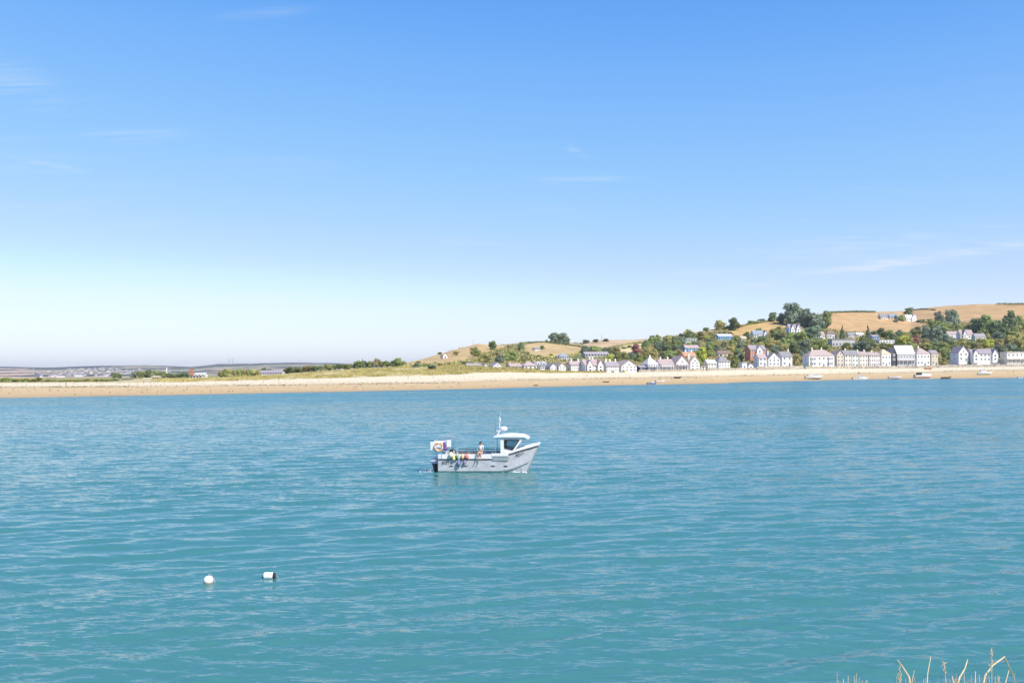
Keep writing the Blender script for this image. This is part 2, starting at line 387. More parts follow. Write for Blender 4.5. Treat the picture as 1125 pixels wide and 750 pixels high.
vcol = nd('ShaderNodeMixRGB'); vcol.inputs[1].default_value = (0.36, 0.30, 0.23, 1); t.links.new(ad_.outputs['Fac'], vcol.inputs[0]); t.links.new(dcol.outputs[0], vcol.inputs[2])
s1 = nd('ShaderNodeMapRange'); s1.inputs[1].default_value = 1.97; s1.inputs[2].default_value = 2.03; t.links.new(ma2.outputs[0], s1.inputs[0])
mA = nd('ShaderNodeMixRGB'); t.links.new(s1.outputs[0], mA.inputs[0]); t.links.new(ramp.outputs[0], mA.inputs[1]); t.links.new(vcol.outputs[0], mA.inputs[2])
s2 = nd('ShaderNodeMapRange'); s2.inputs[1].default_value = 2.97; s2.inputs[2].default_value = 3.02; t.links.new(av.outputs['Fac'], s2.inputs[0])
# mown and trodden streaks over the fields
mp4 = nd('ShaderNodeMapping'); mp4.inputs['Scale'].default_value = (0.012, 0.012, 0.2); t.links.new(g.outputs['Position'], mp4.inputs[0])
n4 = nd('ShaderNodeTexNoise'); n4.inputs['Scale'].default_value = 3; n4.inputs['Detail'].default_value = 7; n4.inputs['Roughness'].default_value = 0.7; t.links.new(mp4.outputs[0], n4.inputs['Vector'])
v4 = nd('ShaderNodeMapRange'); v4.inputs[1].default_value = 0.3; v4.inputs[2].default_value = 0.7; v4.inputs[3].default_value = 0.66; v4.inputs[4].default_value = 1.28; t.links.new(n4.outputs['Fac'], v4.inputs[0])
h4 = nd('ShaderNodeHueSaturation'); t.links.new(al.outputs['Color'], h4.inputs['Color']); t.links.new(v4.outputs[0], h4.inputs['Value'])
mB = nd('ShaderNodeMixRGB'); t.links.new(s2.outputs[0], mB.inputs[0]); t.links.new(mA.outputs[0], mB.inputs[1]); t.links.new(h4.outputs[0], mB.inputs[2])
t.links.new(mB.outputs[0], b.inputs['Base Color'])
bp = nd('ShaderNodeBump'); bp.inputs['Strength'].default_value = 0.35; bp.inputs['Distance'].default_value = 0.5; t.links.new(n3.outputs['Fac'], bp.inputs['Height']); t.links.new(bp.outputs[0], b.inputs['Normal'])
me.materials.append(m)
struct(link('ground', me))

# ------------------------------------------------------------------ far hills across the estuary
def far_ground(u, f):
    """f 0..1 from the near foot to the skyline"""
    top = np.interp(u, (-600, 0, 60, 110, 160, 210, 240, 300, 330, 360, 400, 430, 470, 520), (404, 402.6, 403.4, 401.6, 401.0, 402.6, 399.4, 398.6, 398.2, 398.6, 399.6, 400.2, 402, 405))
    Ya = 2300; Yb = 7800; z0 = -1.0
    a = PY(u, Ya, z0); py = a + (top - a) * f ** 0.75; Y = Ya + (Yb - Ya) * f
    return at(u, py, Y)
fu = np.concatenate([np.arange(-700, -20, 25), np.arange(-20, 530, 2.0), [560, 620]]); ff = np.linspace(0, 1, 70)
Pf = np.array([[far_ground(u, f) for f in ff] + [far_ground(u, 1) + Vector((0, 900, -60))] for u in fu])
na = fbm(Pf[..., 0] / 330, Pf[..., 1] / 600, 21); nb = fbm(Pf[..., 0] / 120, Pf[..., 1] / 260, 22); nc = fbm(Pf[..., 0] / 900, Pf[..., 1] / 1800, 24)
Pf[..., 2] += nb * 2.2 * np.clip(Pf[..., 1] / 7800, 0, 1)
fi, fj = Pf.shape[:2]
Cf = np.zeros((fi, fj, 3)) + np.array([0.30, 0.25, 0.17])
Cf[(na > 0.06)] = (0.07, 0.08, 0.075)
Cf[(na <= 0.06) & (nb > 0.12)] = (0.42, 0.33, 0.25)
Cf[(na < -0.28)] = (0.22, 0.24, 0.12)
Ub = fu[:, None] + 0 * na
left = (Ub < 45 + nb * 60) & (np.arange(fj)[None, :] < 56); Cf[left & (na < 0.2)] = (0.50, 0.36, 0.26)
idx = np.arange(fi * fj).reshape(fi, fj)
me = mesh_np('far_hills', Pf.reshape(-1, 3), np.stack([idx[:-1, :-1], idx[1:, :-1], idx[1:, 1:], idx[:-1, 1:]], -1).reshape(-1, 4), smooth=True)
a2 = me.attributes.new('land', 'FLOAT_COLOR', 'POINT'); a2.data.foreach_set('color', np.concatenate([Cf, np.ones((fi, fj, 1))], -1).ravel().astype(np.float32))
m2_, t, b = new_mat('far_fields'); b.inputs['Roughness'].default_value = 0.95; b.inputs['Specular IOR Level'].default_value = 0.1
al = nd('ShaderNodeAttribute', attribute_name='land'); g = nd('ShaderNodeNewGeometry'); n = nd('ShaderNodeTexNoise'); n.inputs['Scale'].default_value = 0.02; n.inputs['Detail'].default_value = 8; n.inputs['Roughness'].default_value = .7
t.links.new(g.outputs['Position'], n.inputs['Vector']); v = nd('ShaderNodeMapRange'); v.inputs[1].default_value = 0.3; v.inputs[2].default_value = 0.7; v.inputs[3].default_value = 0.6; v.inputs[4].default_value = 1.4; t.links.new(n.outputs['Fac'], v.inputs[0])
hs = nd('ShaderNodeHueSaturation'); t.links.new(al.outputs['Color'], hs.inputs['Color']); t.links.new(v.outputs[0], hs.inputs['Value']); t.links.new(hs.outputs[0], b.inputs['Base Color'])
me.materials.append(m2_); struct(link('far_hills', me))

# ------------------------------------------------------------------ the water: real swell near by, finer ripples in the surface
rows = [2.0]
while rows[-1] < 175: rows.append(rows[-1] * 1.0055 if rows[-1] > 18 else rows[-1] * 1.05)
rows = np.array(rows + list(np.geomspace(178, 900, 60)))
cu = np.concatenate([np.arange(-1500, -30, 30), np.arange(-30, 1160, 3.0), np.arange(1160, 2700, 30)])
X = (cu[:, None] - CX) / F * rows[None, :]; Yg = np.broadcast_to(rows[None, :], X.shape).copy(); Z = np.zeros_like(X)
nw = 46; dY = np.gradient(rows)
patch = 0.75 + 0.5 * fbm(X / 16, Yg / 22, 31)
for i in range(nw):
    lam = 0.6 * (3.6 / 0.6) ** (i / (nw - 1)); th = math.radians(98) + rng.normal(0, 0.34)
    amp = 0.0046 * lam ** 0.85 * rng.uniform(0.6, 1.3); kx, ky = math.cos(th) * 2 * PI / lam, math.sin(th) * 2 * PI / lam
    fade = np.clip(lam / (3.2 * dY) - 0.4, 0, 1)[None, :]
    ph = kx * X + ky * Yg + rng.uniform(0, 2 * PI)
    Z += amp * fade * (np.sin(ph) + 0.38 * np.cos(2 * ph)) * patch
idx = np.arange(X.size).reshape(X.shape)
me = mesh_np('water', np.stack([X, Yg, Z], -1).reshape(-1, 3), np.stack([idx[:-1, :-1], idx[1:, :-1], idx[1:, 1:], idx[:-1, 1:]], -1).reshape(-1, 4), smooth=True)
m, t, b = new_mat('estuary_water')
b.inputs['Roughness'].default_value = 0.05; b.inputs['IOR'].default_value = 1.333; b.inputs['Specular IOR Level'].default_value = 0.5
g = nd('ShaderNodeNewGeometry')
def wave_noise(scale, rot, detail, rough=0.55, dist=0.0, out='Fac'):
    mpx = nd('ShaderNodeMapping', vector_type='POINT'); mpx.inputs['Rotation'].default_value = (0, 0, math.radians(rot)); mpx.inputs['Scale'].default_value = scale
    t.links.new(g.outputs['Position'], mpx.inputs[0]); nn = nd('ShaderNodeTexNoise', noise_dimensions='2D'); nn.inputs['Scale'].default_value = 1; nn.inputs['Detail'].default_value = detail; nn.inputs['Roughness'].default_value = rough; nn.inputs['Distortion'].default_value = dist
    t.links.new(mpx.outputs[0], nn.inputs['Vector']); return nn.outputs[out]
def mm(op, a, c):
    n = nd('ShaderNodeMath', operation=op)
    for i, vv in enumerate((a, c)):
        if isinstance(vv, (int, float)): n.inputs[i].default_value = vv
        else: t.links.new(vv, n.inputs[i])
    return n.outputs[0]
def vm(op, a, c):
    n = nd('ShaderNodeVectorMath', operation=op)
    for i, vv in enumerate((a, c)):
        if isinstance(vv, tuple): n.inputs[i].default_value = vv
        else: t.links.new(vv, n.inputs[i])
    return n.outputs[0]
big = wave_noise((0.010, 0.035, 1), -6, 5, 0.6, 0.6)        # wind lanes
# slopes of the ripples, three sizes of wavelet, each steeper across the crests than along them
slope = None
for sc_, rt_, dt_, amp_ in (((3.4, 13.0, 1), -12, 3, 0.52), ((1.25, 5.4, 1), -9, 2, 0.66), ((0.48, 2.0, 1), -8, 2, 0.44), ((0.12, 0.50, 1), -5, 2, 0.24)):
    c_ = vm('MULTIPLY', vm('SUBTRACT', wave_noise(sc_, rt_, dt_, 0.6, 0.35, 'Color'), (.5, .5, .5)), (amp_ * .5, amp_, 0))
    slope = c_ if slope is None else vm('ADD', slope, c_)
lane = nd('ShaderNodeMapRange'); lane.inputs[1].default_value = 0.36; lane.inputs[2].default_value = 0.64; lane.inputs[3].default_value = 0.45; lane.inputs[4].default_value = 1.3; t.links.new(big, lane.inputs[0])
sv_ = nd('ShaderNodeVectorMath', operation='SCALE'); t.links.new(slope, sv_.inputs[0]); t.links.new(lane.outputs[0], sv_.inputs['Scale'])
# added lean of the normals towards this bank, growing outward, shapes the reflection
sy_ = nd('ShaderNodeSeparateXYZ'); t.links.new(g.outputs['Position'], sy_.inputs[0]); ln = nd('ShaderNodeMapRange'); ln.inputs[1].default_value = 75; ln.inputs[2].default_value = 260; ln.inputs[3].default_value = -0.038; ln.inputs[4].default_value = -0.15; t.links.new(sy_.outputs['Y'], ln.inputs[0])
cx_ = nd('ShaderNodeCombineXYZ'); t.links.new(ln.outputs[0], cx_.inputs[1])
nn_ = nd('ShaderNodeVectorMath', operation='NORMALIZE'); t.links.new(vm('ADD', vm('ADD', g.outputs['Normal'], sv_.outputs[0]), cx_.outputs[0]), nn_.inputs[0]); t.links.new(nn_.outputs[0], b.inputs['Normal'])
b.inputs['Roughness'].default_value = 0.07
silt = wave_noise((0.006, 0.011, 1), 3, 3)
cm = nd('ShaderNodeMixRGB'); cm.inputs[1].default_value = (0.046, 0.158, 0.140, 1); cm.inputs[2].default_value = (0.050, 0.180, 0.185, 1); t.links.new(silt, cm.inputs[0]); t.links.new(cm.outputs[0], b.inputs['Base Color'])
me.materials.append(m); struct(link('water', me))

# ------------------------------------------------------------------ the air
hz = MB().box(-9000, 9000, -120, 15000, -9, 190).mesh('haze')
m = bpy.data.materials.new('haze_air'); m.use_nodes = True; t = m.node_tree; t.nodes.clear()
o_ = t.nodes.new('ShaderNodeOutputMaterial'); pv = t.nodes.new('ShaderNodeVolumePrincipled')
pv.inputs['Density'].default_value = 0.00005; pv.inputs['Color'].default_value = (0.90, 0.92, 1.0, 1); pv.inputs['Anisotropy'].default_value = 0.2
t.links.new(pv.outputs[0], o_.inputs['Volume']); hz.materials.append(m); struct(link('haze', hz), 'stuff')

# ------------------------------------------------------------------ materials for built things
WALLS = dict(white=(0.74, 0.73, 0.72), cream=(0.72, 0.68, 0.58), pink=(0.71, 0.62, 0.60), lilac=(0.60, 0.58, 0.62), grey=(0.45, 0.45, 0.46), brick=(0.46, 0.20, 0.13), stone=(0.42, 0.37, 0.30), blue=(0.22, 0.38, 0.58), sage=(0.42, 0.47, 0.40), tan=(0.56, 0.49, 0.38), mint=(0.67, 0.69, 0.62), dark=(0.06, 0.06, 0.08), orange=(0.68, 0.36, 0.16))
def wallm(k): return mat('render_' + k, WALLS[k], 0.85, 0.10, 0.6, rnd_obj=0.06)
ROOFS = dict(slate=(0.27, 0.26, 0.275), rose=(0.42, 0.33, 0.31), violet=(0.33, 0.29, 0.315), terracotta=(0.50, 0.28, 0.18), ochre=(0.56, 0.46, 0.32), pale=(0.60, 0.59, 0.60), blueslate=(0.27, 0.31, 0.36), white=(0.76, 0.76, 0.76), brown=(0.24, 0.17, 0.13))
def roofm(k):
    n = 'roof_' + k
    if n in MATS: return MATS[n]
    m = mat(n, ROOFS[k], 0.8, 0.16, 0.9, rnd_obj=0.1)
    t = m.node_tree; b = t.nodes['Principled BSDF']; w_ = t.nodes.new('ShaderNodeTexWave'); w_.wave_type = 'BANDS'; w_.bands_direction = 'Z'
    w_.inputs['Scale'].default_value = 1.6; w_.inputs['Distortion'].default_value = 0.6; tcx = t.nodes.new('ShaderNodeTexCoord'); t.links.new(tcx.outputs['Object'], w_.inputs['Vector'])
    bp = t.nodes.new('ShaderNodeBump'); bp.inputs['Distance'].default_value = 0.06; t.links.new(w_.outputs['Fac'], bp.inputs['Height']); t.links.new(bp.outputs[0], b.inputs['Normal'])
    return m
M_FRAME = mat('window_paint', (0.78, 0.78, 0.76), 0.5, 0.04)
M_GLASS = glassy('window_glass')
M_DOOR = mat('door_paint', (0.12, 0.17, 0.22), 0.5, 0.1, rnd_obj=0.6)

def win_mesh():
    me = MB().box(-0.5, 0.5, -0.03, 0.02, 0, 1).mesh('window', M_GLASS); return me
def frame_mesh():
    m = MB()
    for x in (-0.5, 0.5): m.box(x - 0.07, x + 0.07, -0.07, 0.03, -0.06, 1.06)
    for z in (0, 1): m.box(-0.43, 0.43, -0.07, 0.03, z - 0.06, z + 0.06)
    m.box(-0.025, 0.025, -0.055, 0.0, 0.06, 0.94); m.box(-0.43, -0.025, -0.05, 0.0, 0.48, 0.52); m.box(0.025, 0.43, -0.05, 0.0, 0.48, 0.52)
    return m.mesh('window_frame', M_FRAME)
WIN = win_mesh(); FRM = frame_mesh(); DOORM = MB().box(-0.5, 0.5, -0.04, 0.02, 0, 1).mesh('door', M_DOOR)
def window(parent, x, y, z, w_, h_, rz=0, frame=True):
    o = link('window', WIN, parent, (x, y, z)); o.scale = (w_, 1, h_); o.rotation_euler = (0, 0, rz)
    if frame: link('window_frame', FRM, o)
    return o

HOUSES = []; LAST_RM = [None]
def house(name, cat, label, short, x0, x1, yb, ye, yt, roof='side', wall='white', rc='slate', cols=3, nrow=2, Y=None, dep=8.0, yaw=None, frame=True, chim=(), door=True, gwin=True, group=None, extra=None):
    """a building from its picture span: x0..x1, foot yb, eaves ye, top yt"""
    um = (x0 + x1) / 2
    if Y is None: Y = gy(um, yb).y
    if yaw is None: yaw = math.radians(np.interp(um, (500, 700, 900, 1100), (20, 18, 9, 3)))
    k = Y / F; w_ = (x1 - x0) * k * 0.94; p = at(um, yb, Y); he = (yb - ye) * k; ht = (yb - yt) * k
    r = empty(name, p, yaw, label, cat, group)
    wm_ = wallm(wall); rm = LAST_RM[0] = roofm(rc); ov = 0.35; hw = w_ / 2; th = 0.22
    mb = MB(); rb = MB()
    if roof == 'side':
        V = [(-hw, 0), (-hw, 0)]
        mb.box(-hw, hw, 0, dep, -2.5, he)
        for sx in (-1, 1):
            x = sx * hw; mb.add([(x, 0, he), (x, dep, he), (x, dep / 2, ht - 0.15), (x - sx * 0.3, 0, he), (x - sx * 0.3, dep, he), (x - sx * 0.3, dep / 2, ht - 0.15)], [(0, 1, 2), (5, 4, 3), (0, 2, 5, 3), (2, 1, 4, 5)])
        sl = (ht - he) / (dep / 2)
        for sgn in (-1, 1):
            y_e = dep / 2 + sgn * (dep / 2 + ov); z_e = he - ov * sl
            rb.add([(-hw - ov, y_e, z_e), (hw + ov, y_e, z_e), (hw + ov, dep / 2, ht), (-hw - ov, dep / 2, ht), (-hw - ov, y_e, z_e + th), (hw + ov, y_e, z_e + th), (hw + ov, dep / 2, ht + th), (-hw - ov, dep / 2, ht + th)],
                   [(0, 1, 2, 3), (7, 6, 5, 4), (0, 4, 5, 1), (1, 5, 6, 2), (3, 7, 4, 0)])
    elif roof == 'front':
        mb.box(-hw, hw, 0, dep, -2.5, he)
        for y, s in ((0, 1), (dep, -1)):
            mb.add([(-hw, y, he), (hw, y, he), (0, y, ht - 0.1), (-hw, y + s * .3, he), (hw, y + s * .3, he), (0, y + s * .3, ht - 0.1)], [(0, 1, 2), (5, 4, 3), (0, 2, 5, 3), (2, 1, 4, 5)])
        sl = (ht - he) / hw
        for sgn in (-1, 1):
            xe = sgn * (hw + ov); ze = he - ov * sl
            rb.add([(xe, -ov, ze), (xe, dep + ov, ze), (0, dep + ov, ht), (0, -ov, ht), (xe, -ov, ze + th), (xe, dep + ov, ze + th), (0, dep + ov, ht + th), (0, -ov, ht + th)],
                   [(0, 1, 2, 3), (7, 6, 5, 4), (0, 4, 5, 1), (1, 5, 6, 2), (3, 7, 4, 0)])
    elif roof == 'hip':
        mb.box(-hw, hw, 0, dep, -2.5, he); a = min(dep / 2, hw * 0.8)
        rb.add([(-hw - ov, -ov, he), (hw + ov, -ov, he), (hw + ov, dep + ov, he), (-hw - ov, dep + ov, he), (-hw + a, dep / 2, ht), (hw - a, dep / 2, ht), (-hw - ov, -ov, he + .12), (hw + ov, -ov, he + .12), (hw + ov, dep + ov, he + .12), (-hw - ov, dep + ov, he + .12)],
               [(3, 2, 1, 0), (0, 1, 7, 6), (1, 2, 8, 7), (2, 3, 9, 8), (3, 0, 6, 9), (6, 7, 5, 4), (7, 8, 5), (8, 9, 4, 5), (9, 6, 4)])
    else:
        mb.box(-hw, hw, 0, dep, -2.5, ht - 0.3); rb.box(-hw - ov, hw + ov, -ov - 0.2, dep + ov, ht - 0.298, ht)
    mb.build('wall', wm_, r); ro = rb.build('roof', rm, r)
    for c in chim:
        cx = -hw + w_ * c; cy = dep / 2
        MB().box(cx - .45, cx + .45, cy - .35, cy + .35, he + 0.2, ht + 1.3).box(cx - .52, cx + .52, cy - .42, cy + .42, ht + 1.302, ht + 1.5).tube([(cx - .2, cy, ht + 1.48), (cx - .2, cy, ht + 1.9)], .13, 6).tube([(cx + .2, cy, ht + 1.48), (cx + .2, cy, ht + 1.9)], .13, 6).build('chimney', wallm('cream' if wall != 'brick' else 'brick'), ro)
    hh = he if roof != 'flat' else ht - 0.3
    if cols:
        fl = hh / nrow; ww = min(1.5, w_ / cols * 0.5); wh = min(1.6, fl * 0.52)
        dcol = cols // 2 if door else -1
        for rI in range(nrow):
            for c in range(cols):
                x = -hw + w_ * (c + 0.5) / cols; z = fl * rI + fl * 0.34
                if rI == 0 and c == dcol and fl > 2:
                    o = link('door', DOORM, r, (x, 0, 0.02)); o.scale = (1.05, 1, min(2.15, fl * 0.8))
                else: window(r, x, 0, z, ww, wh, 0, frame)
            if dep > 5 and nrow > 1: window(r, -hw, dep * 0.5, fl * rI + fl * 0.34, 1.0, wh, -PI / 2, frame)
        if roof == 'front' and gwin and ht - he > 2: window(r, 0, 0, he + 0.1, min(1.2, hw * .5), min(1.3, (ht - he) * .4), 0, frame)
    if extra: extra(r, hw, he, ht, dep, w_)
    HOUSES.append((um, yb, short, x0, x1, ye, yt, p))
    return r

# additions some of the houses wear
def bays(xs, h0, h1):
    def f(r, hw, he, ht, dep, w_):
        for a in xs:
            x = -hw + w_ * a
            b = MB().poly([(0, 0)] * 0 or [(x - 1.5, 0.01), (x + 1.5, 0.01), (x + 1.5, he * h1), (x - 1.5, he * h1)], -1.1, -0.01).build('bay_window', wallm('white'), r)
            for zz in ((0.2, 0.62) if h1 > 0.7 else (0.3,)):
                for xx in (-0.75, 0.75): window(b, x + xx, -1.1, he * zz - 0.2 if zz < .5 else he * zz, 0.85, he * 0.2, 0, False)
    return f
def veranda(col='white', open_z=2.6):
    def f(r, hw, he, ht, dep, w_):
        b = MB().box(-hw + .1, hw - .1, -2.2, -0.02, open_z, open_z + .2)
        n = max(3, int(w_ / 3.2))
        for i in range(n + 1):
            x = -hw + .2 + (w_ - .4) * i / n; b.box(x - .09, x + .09, -2.1, -1.92, 0, open_z - .002)
        b.box(-hw + .1, hw - .1, -2.15, -2.08, open_z + .95, open_z + 1.05)
        for i in range(n * 3 + 1):
            x = -hw + .2 + (w_ - .4) * i / (n * 3); b.box(x - .03, x + .03, -2.14, -2.09, open_z + .202, open_z + .948)
        b.build('balcony', wallm(col), r)
    return f
def dormers(xs):
    def f(r, hw, he, ht, dep, w_):
        for a in xs:
            x = -hw + w_ * a; z = he + (ht - he) * .25; y0 = dep / 2 * .22; s = 1.0
            d = MB().box(x - s, x + s, y0, dep / 2, z - .3, z + 1.2).add([(x - s, y0, z + 1.2), (x + s, y0, z + 1.2), (x, y0, z + 2.1), (x - s, dep / 2, z + 1.2), (x + s, dep / 2, z + 1.2), (x, dep / 2, z + 2.1)], [(0, 1, 2), (5, 4, 3), (0, 2, 5, 3), (2, 1, 4, 5)]).build('dormer', wallm('white'), r)
            window(d, x, y0, z, 1.0, 1.0, 0, False)
    return f
def gables(xs, wd, top=1.0):
    """gabled front wings on a long house"""
    def f(r, hw, he, ht, dep, w_):
        for a in xs:
            x = -hw + w_ * a; s = w_ * wd / 2; zt = he + (ht - he) * top
            b = MB().poly([(x - s, -1), (x + s, -1), (x + s, he), (x, zt), (x - s, he)], -1.4, dep * .45)
            w = b.build('gable_wing', wallm('white'), r)
            rr_ = MB()
            for sg in (-1, 1):
                X0, Z0 = x + sg * (s + .35), he - .35 * (zt - he) / s
                rr_.add([(X0, -1.75, Z0), (X0, dep * .5, Z0), (x, dep * .5, zt + .03), (x, -1.75, zt + .03), (X0, -1.75, Z0 + .2), (X0, dep * .5, Z0 + .2), (x, dep * .5, zt + .23), (x, -1.75, zt + .23)], [(0, 1, 2, 3), (7, 6, 5, 4), (0, 4, 5, 1), (3, 7, 4, 0)])
            rr_.build('roof', LAST_RM[0], w)
            for zz in (.2, .62): window(w, x, -1.4, he * zz, min(1.3, s), he * .22, 0, False)
    return f

FY = lambda u: float(knots(u)[2][1]) + 10    # just behind the foot of the beach
def row(n, c, lab, sh, x0, x1, yb, ye, yt, *a, **k):
    k.setdefault('Y', FY((x0 + x1) / 2)); return house(n, c, lab, sh, x0, x1, yb, ye, yt, *a, **k)
# behind the dunes
row('bungalow', 'bungalow', 'low grey roofed bungalow half hidden by dune grass, furthest left of the village', 'leftmost low grey bungalow', 513, 530, 405.5, 402.8, 399.3, 'side', 'white', 'violet', 3, 1, Y=560, door=False, dep=7)
row('cottage', 'cottage', 'tiny white gabled cottage just right of the leftmost grey bungalow', 'tiny white gabled cottage', 531, 537, 405.0, 401.9, 398.9, 'front', 'white', 'slate', 1, 1, Y=560, dep=6, gwin=False)
row('cottage', 'cottage', 'white cottage with a wide bright gable above the dune grass', 'wide gabled white dune cottage', 541, 553, 406.0, 401.8, 397.9, 'front', 'white', 'violet', 2, 1, Y=556, dep=8)
row('bungalow', 'bungalow', 'white bungalow with a long low rose roof behind the dunes', 'white bungalow with low rose roof', 560, 574, 406.0, 402.3, 399.1, 'side', 'white', 'rose', 3, 1, Y=556)
row('house', 'house', 'house under a big dusky pink roof between two white dune bungalows', 'dusky pink roofed house', 575, 591, 406.0, 401.8, 396.9, 'hip', 'cream', 'rose', 3, 1, Y=556)
row('beach_hut', 'beach hut', 'small white flat roofed hut below the dusky pink roof', 'small flat roofed white hut', 593, 599, 406.5, 404.3, 402.5, 'flat', 'white', 'white', 2, 1, Y=548, dep=4, door=False)
row('house', 'house', 'grey slate roofed house with dormers just left of the twin slanted gables', 'slate house with dormers', 588, 603, 406.0, 401.3, 397.3, 'side', 'white', 'slate', 4, 1, Y=572, extra=dormers((.25, .7)))
row('house', 'house', 'white house with a steep gable in the dune grass, left one of a pair', 'left steep gabled white house', 604, 612.5, 406.5, 402.8, 399.2, 'front', 'white', 'slate', 2, 2, Y=552, dep=9)
row('house', 'house', 'white house with a steep gable in the dune grass, right one of a pair', 'right steep gabled white house', 613.5, 622, 406.6, 402.3, 398.8, 'front', 'white', 'rose', 2, 2, Y=552, dep=9)
row('long_house', 'house', 'long white house with a row of windows under a pinkish roof', 'long white house with pinkish roof', 626.5, 641, 405.8, 400.6, 396.8, 'side', 'white', 'rose', 6, 2, Y=556, dep=7, door=False, chim=(.2, .8))
row('villa', 'villa', 'big pink roofed villa with two front gables and chimneys', 'pink twin gabled villa', 641.5, 664.5, 408.6, 401.2, 394.8, 'side', 'white', 'rose', 6, 2, dep=10, chim=(.42, .58), extra=gables((.22, .80), .3, .92))
row('terrace_house', 'terrace', 'low white terrace under a grey violet roof with tall chimneys', 'low white terrace', 665.5, 681, 408, 402, 397, 'side', 'white', 'violet', 6, 2, dep=7, chim=(.12, .45, .9), door=False)
row('house', 'house', 'bright white house with one large pointed gable beside the low terrace', 'white house with pointed gable', 681.5, 701, 408.4, 402, 395.8, 'front', 'white', 'rose', 4, 2, dep=11)
row('boathouse', 'boathouse', 'dark low boathouse squeezed between two white houses', 'dark low boathouse', 702.5, 710.5, 407.8, 403.6, 401.2, 'side', 'dark', 'slate', 2, 1, dep=7)
row('house', 'house', 'lilac grey house with a white topped roof and dark ground floor', 'lilac house with white topped roof', 711, 724, 407.4, 400, 392.6, 'hip', 'lilac', 'pale', 4, 2, dep=9, extra=veranda('lilac'), chim=(.5,))
row('terrace_house', 'terrace', 'low terrace with a dark open veranda beside the lilac house', 'low terrace with dark veranda', 724.5, 741.5, 407.2, 400.2, 394.6, 'side', 'white', 'rose', 6, 2, dep=8, extra=veranda('white'), chim=(.2, .75))
row('villa', 'villa', 'tall villa with a broad pale gable and lilac balcony', 'tall villa with lilac balcony', 742, 757.3, 407, 398.6, 390.8, 'front', 'pink', 'rose', 4, 2, dep=12, extra=veranda('lilac', 3.2))
row('house', 'house', 'white gable ended house with three small windows in a triangle', 'white house with triangle of windows', 757.8, 769.5, 406.6, 397.6, 391.2, 'front', 'white', 'ochre', 2, 3, dep=10, chim=(.2,))
row('garage', 'garage', 'little cream lean to garage beside the triangle windowed house', 'little cream garage', 770, 775.5, 406.6, 403.6, 401.8, 'flat', 'cream', 'ochre', 1, 1, dep=5)
row('cottage', 'cottage', 'cream cottage with a low pale roof behind a garden tree', 'cream cottage with pale roof', 777, 788, 406.4, 399, 395, 'side', 'cream', 'pale', 3, 2, dep=7)
row('house', 'house', 'white house with hipped grey roof and stone ground floor', 'grey hipped white house', 788.6, 803, 406.2, 397.2, 391.2, 'hip', 'white', 'slate', 4, 3, dep=8)
row('shed', 'shed', 'small white flat shed at the top of the beach', 'small white beach shed', 815, 821, 405.4, 399.6, 397.6, 'flat', 'white', 'white', 1, 1, dep=5)
row('boathouse', 'boathouse', 'little white boathouse with a dark mouth beside the white shed', 'little white boathouse', 821.8, 828.4, 405.4, 401.4, 399, 'front', 'white', 'slate', 1, 1, dep=6, gwin=False)
house('brick_house', 'house', 'red brick house with a pale gable standing above the shore row', 'red brick house', 823, 843, 392.5, 384, 379.2, 'side', 'brick', 'violet', 4, 2, Y=FY(833) + 60, dep=9, extra=gables((.55,), .34, .9), chim=(.1,))
row('cottage', 'cottage', 'white cottage with a rose roof joined left of the pointed white chapel like house', 'white cottage with rose roof', 833.2, 843, 401.8, 393.2, 388.4, 'side', 'white', 'rose', 2, 2, dep=8)
row('house', 'house', 'chapel like white house with a wide gable and three tall windows', 'chapel like white house', 843.4, 858, 402, 394, 387.4, 'front', 'white', 'slate', 3, 2, dep=12, chim=(.3,), door=False)
row('house', 'house', 'plain white house under a broad grey roof right of the chapel like one', 'plain white house with grey roof', 858.4, 871.2, 402, 391.6, 386, 'side', 'white', 'slate', 2, 2, dep=9, chim=(.9,))
row('villa', 'villa', 'large white villa with hipped terracotta grey roof and bay windows', 'large bay windowed villa', 887, 918.6, 402.8, 390.8, 384, 'hip', 'white', 'rose', 6, 2, dep=10, extra=bays((.16, .84), .1, .9), chim=(.25, .62))
row('house', 'house', 'narrow tan house with a pointed front between the villa and the grey roofs', 'narrow tan house', 919, 927.6, 402.8, 390, 385, 'front', 'tan', 'rose', 2, 3, dep=10)
row('terrace_house', 'terrace', 'cream terrace house under a dark grey roof, two windows wide', 'cream terrace house with dark roof', 928, 935.8, 403, 389.8, 384.8, 'side', 'cream', 'slate', 2, 3, dep=9, door=False, chim=(.5,))
row('terrace_house', 'terrace', 'pale green terrace house under the same dark slate roof', 'pale green terrace house', 936, 943.6, 403, 389.8, 384.8, 'side', 'mint', 'slate', 2, 3, dep=9)
row('terrace_house', 'terrace', 'cream white terrace house with two dark top windows beside the green one', 'cream white terrace house', 943.8, 954.2, 402.8, 390, 386.2, 'side', 'cream', 'rose', 3, 3, dep=9, door=False, chim=(.1, .9))
row('terrace_house', 'terrace', 'pale pink terrace house with many small windows', 'pale pink terrace house', 954.4, 967.8, 402.6, 390, 387, 'side', 'pink', 'rose', 5, 3, dep=9, chim=(.5,))
row('house', 'house', 'white house under a yellow ochre hipped roof at the end of the terrace', 'white house with ochre roof', 968, 979.6, 402.4, 389, 383.6, 'hip', 'white', 'ochre', 3, 2, dep=9)
row('house', 'house', 'narrow dark violet house wedged beside the big pale roofed block', 'narrow dark violet house', 979.8, 984.6, 402.2, 388, 382.8, 'front', 'dark', 'violet', 1, 3, dep=9, gwin=False)
row('apartment_block', 'apartment block', 'block with shade painted grey on its front and a huge pale slab of roof', 'block with huge pale roof', 984.8, 1006.2, 402.2, 388.4, 379.4, 'side', 'grey', 'pale', 6, 2, dep=9, extra=veranda('white', 4.4))  # white block's wall coloured grey for the shade on it
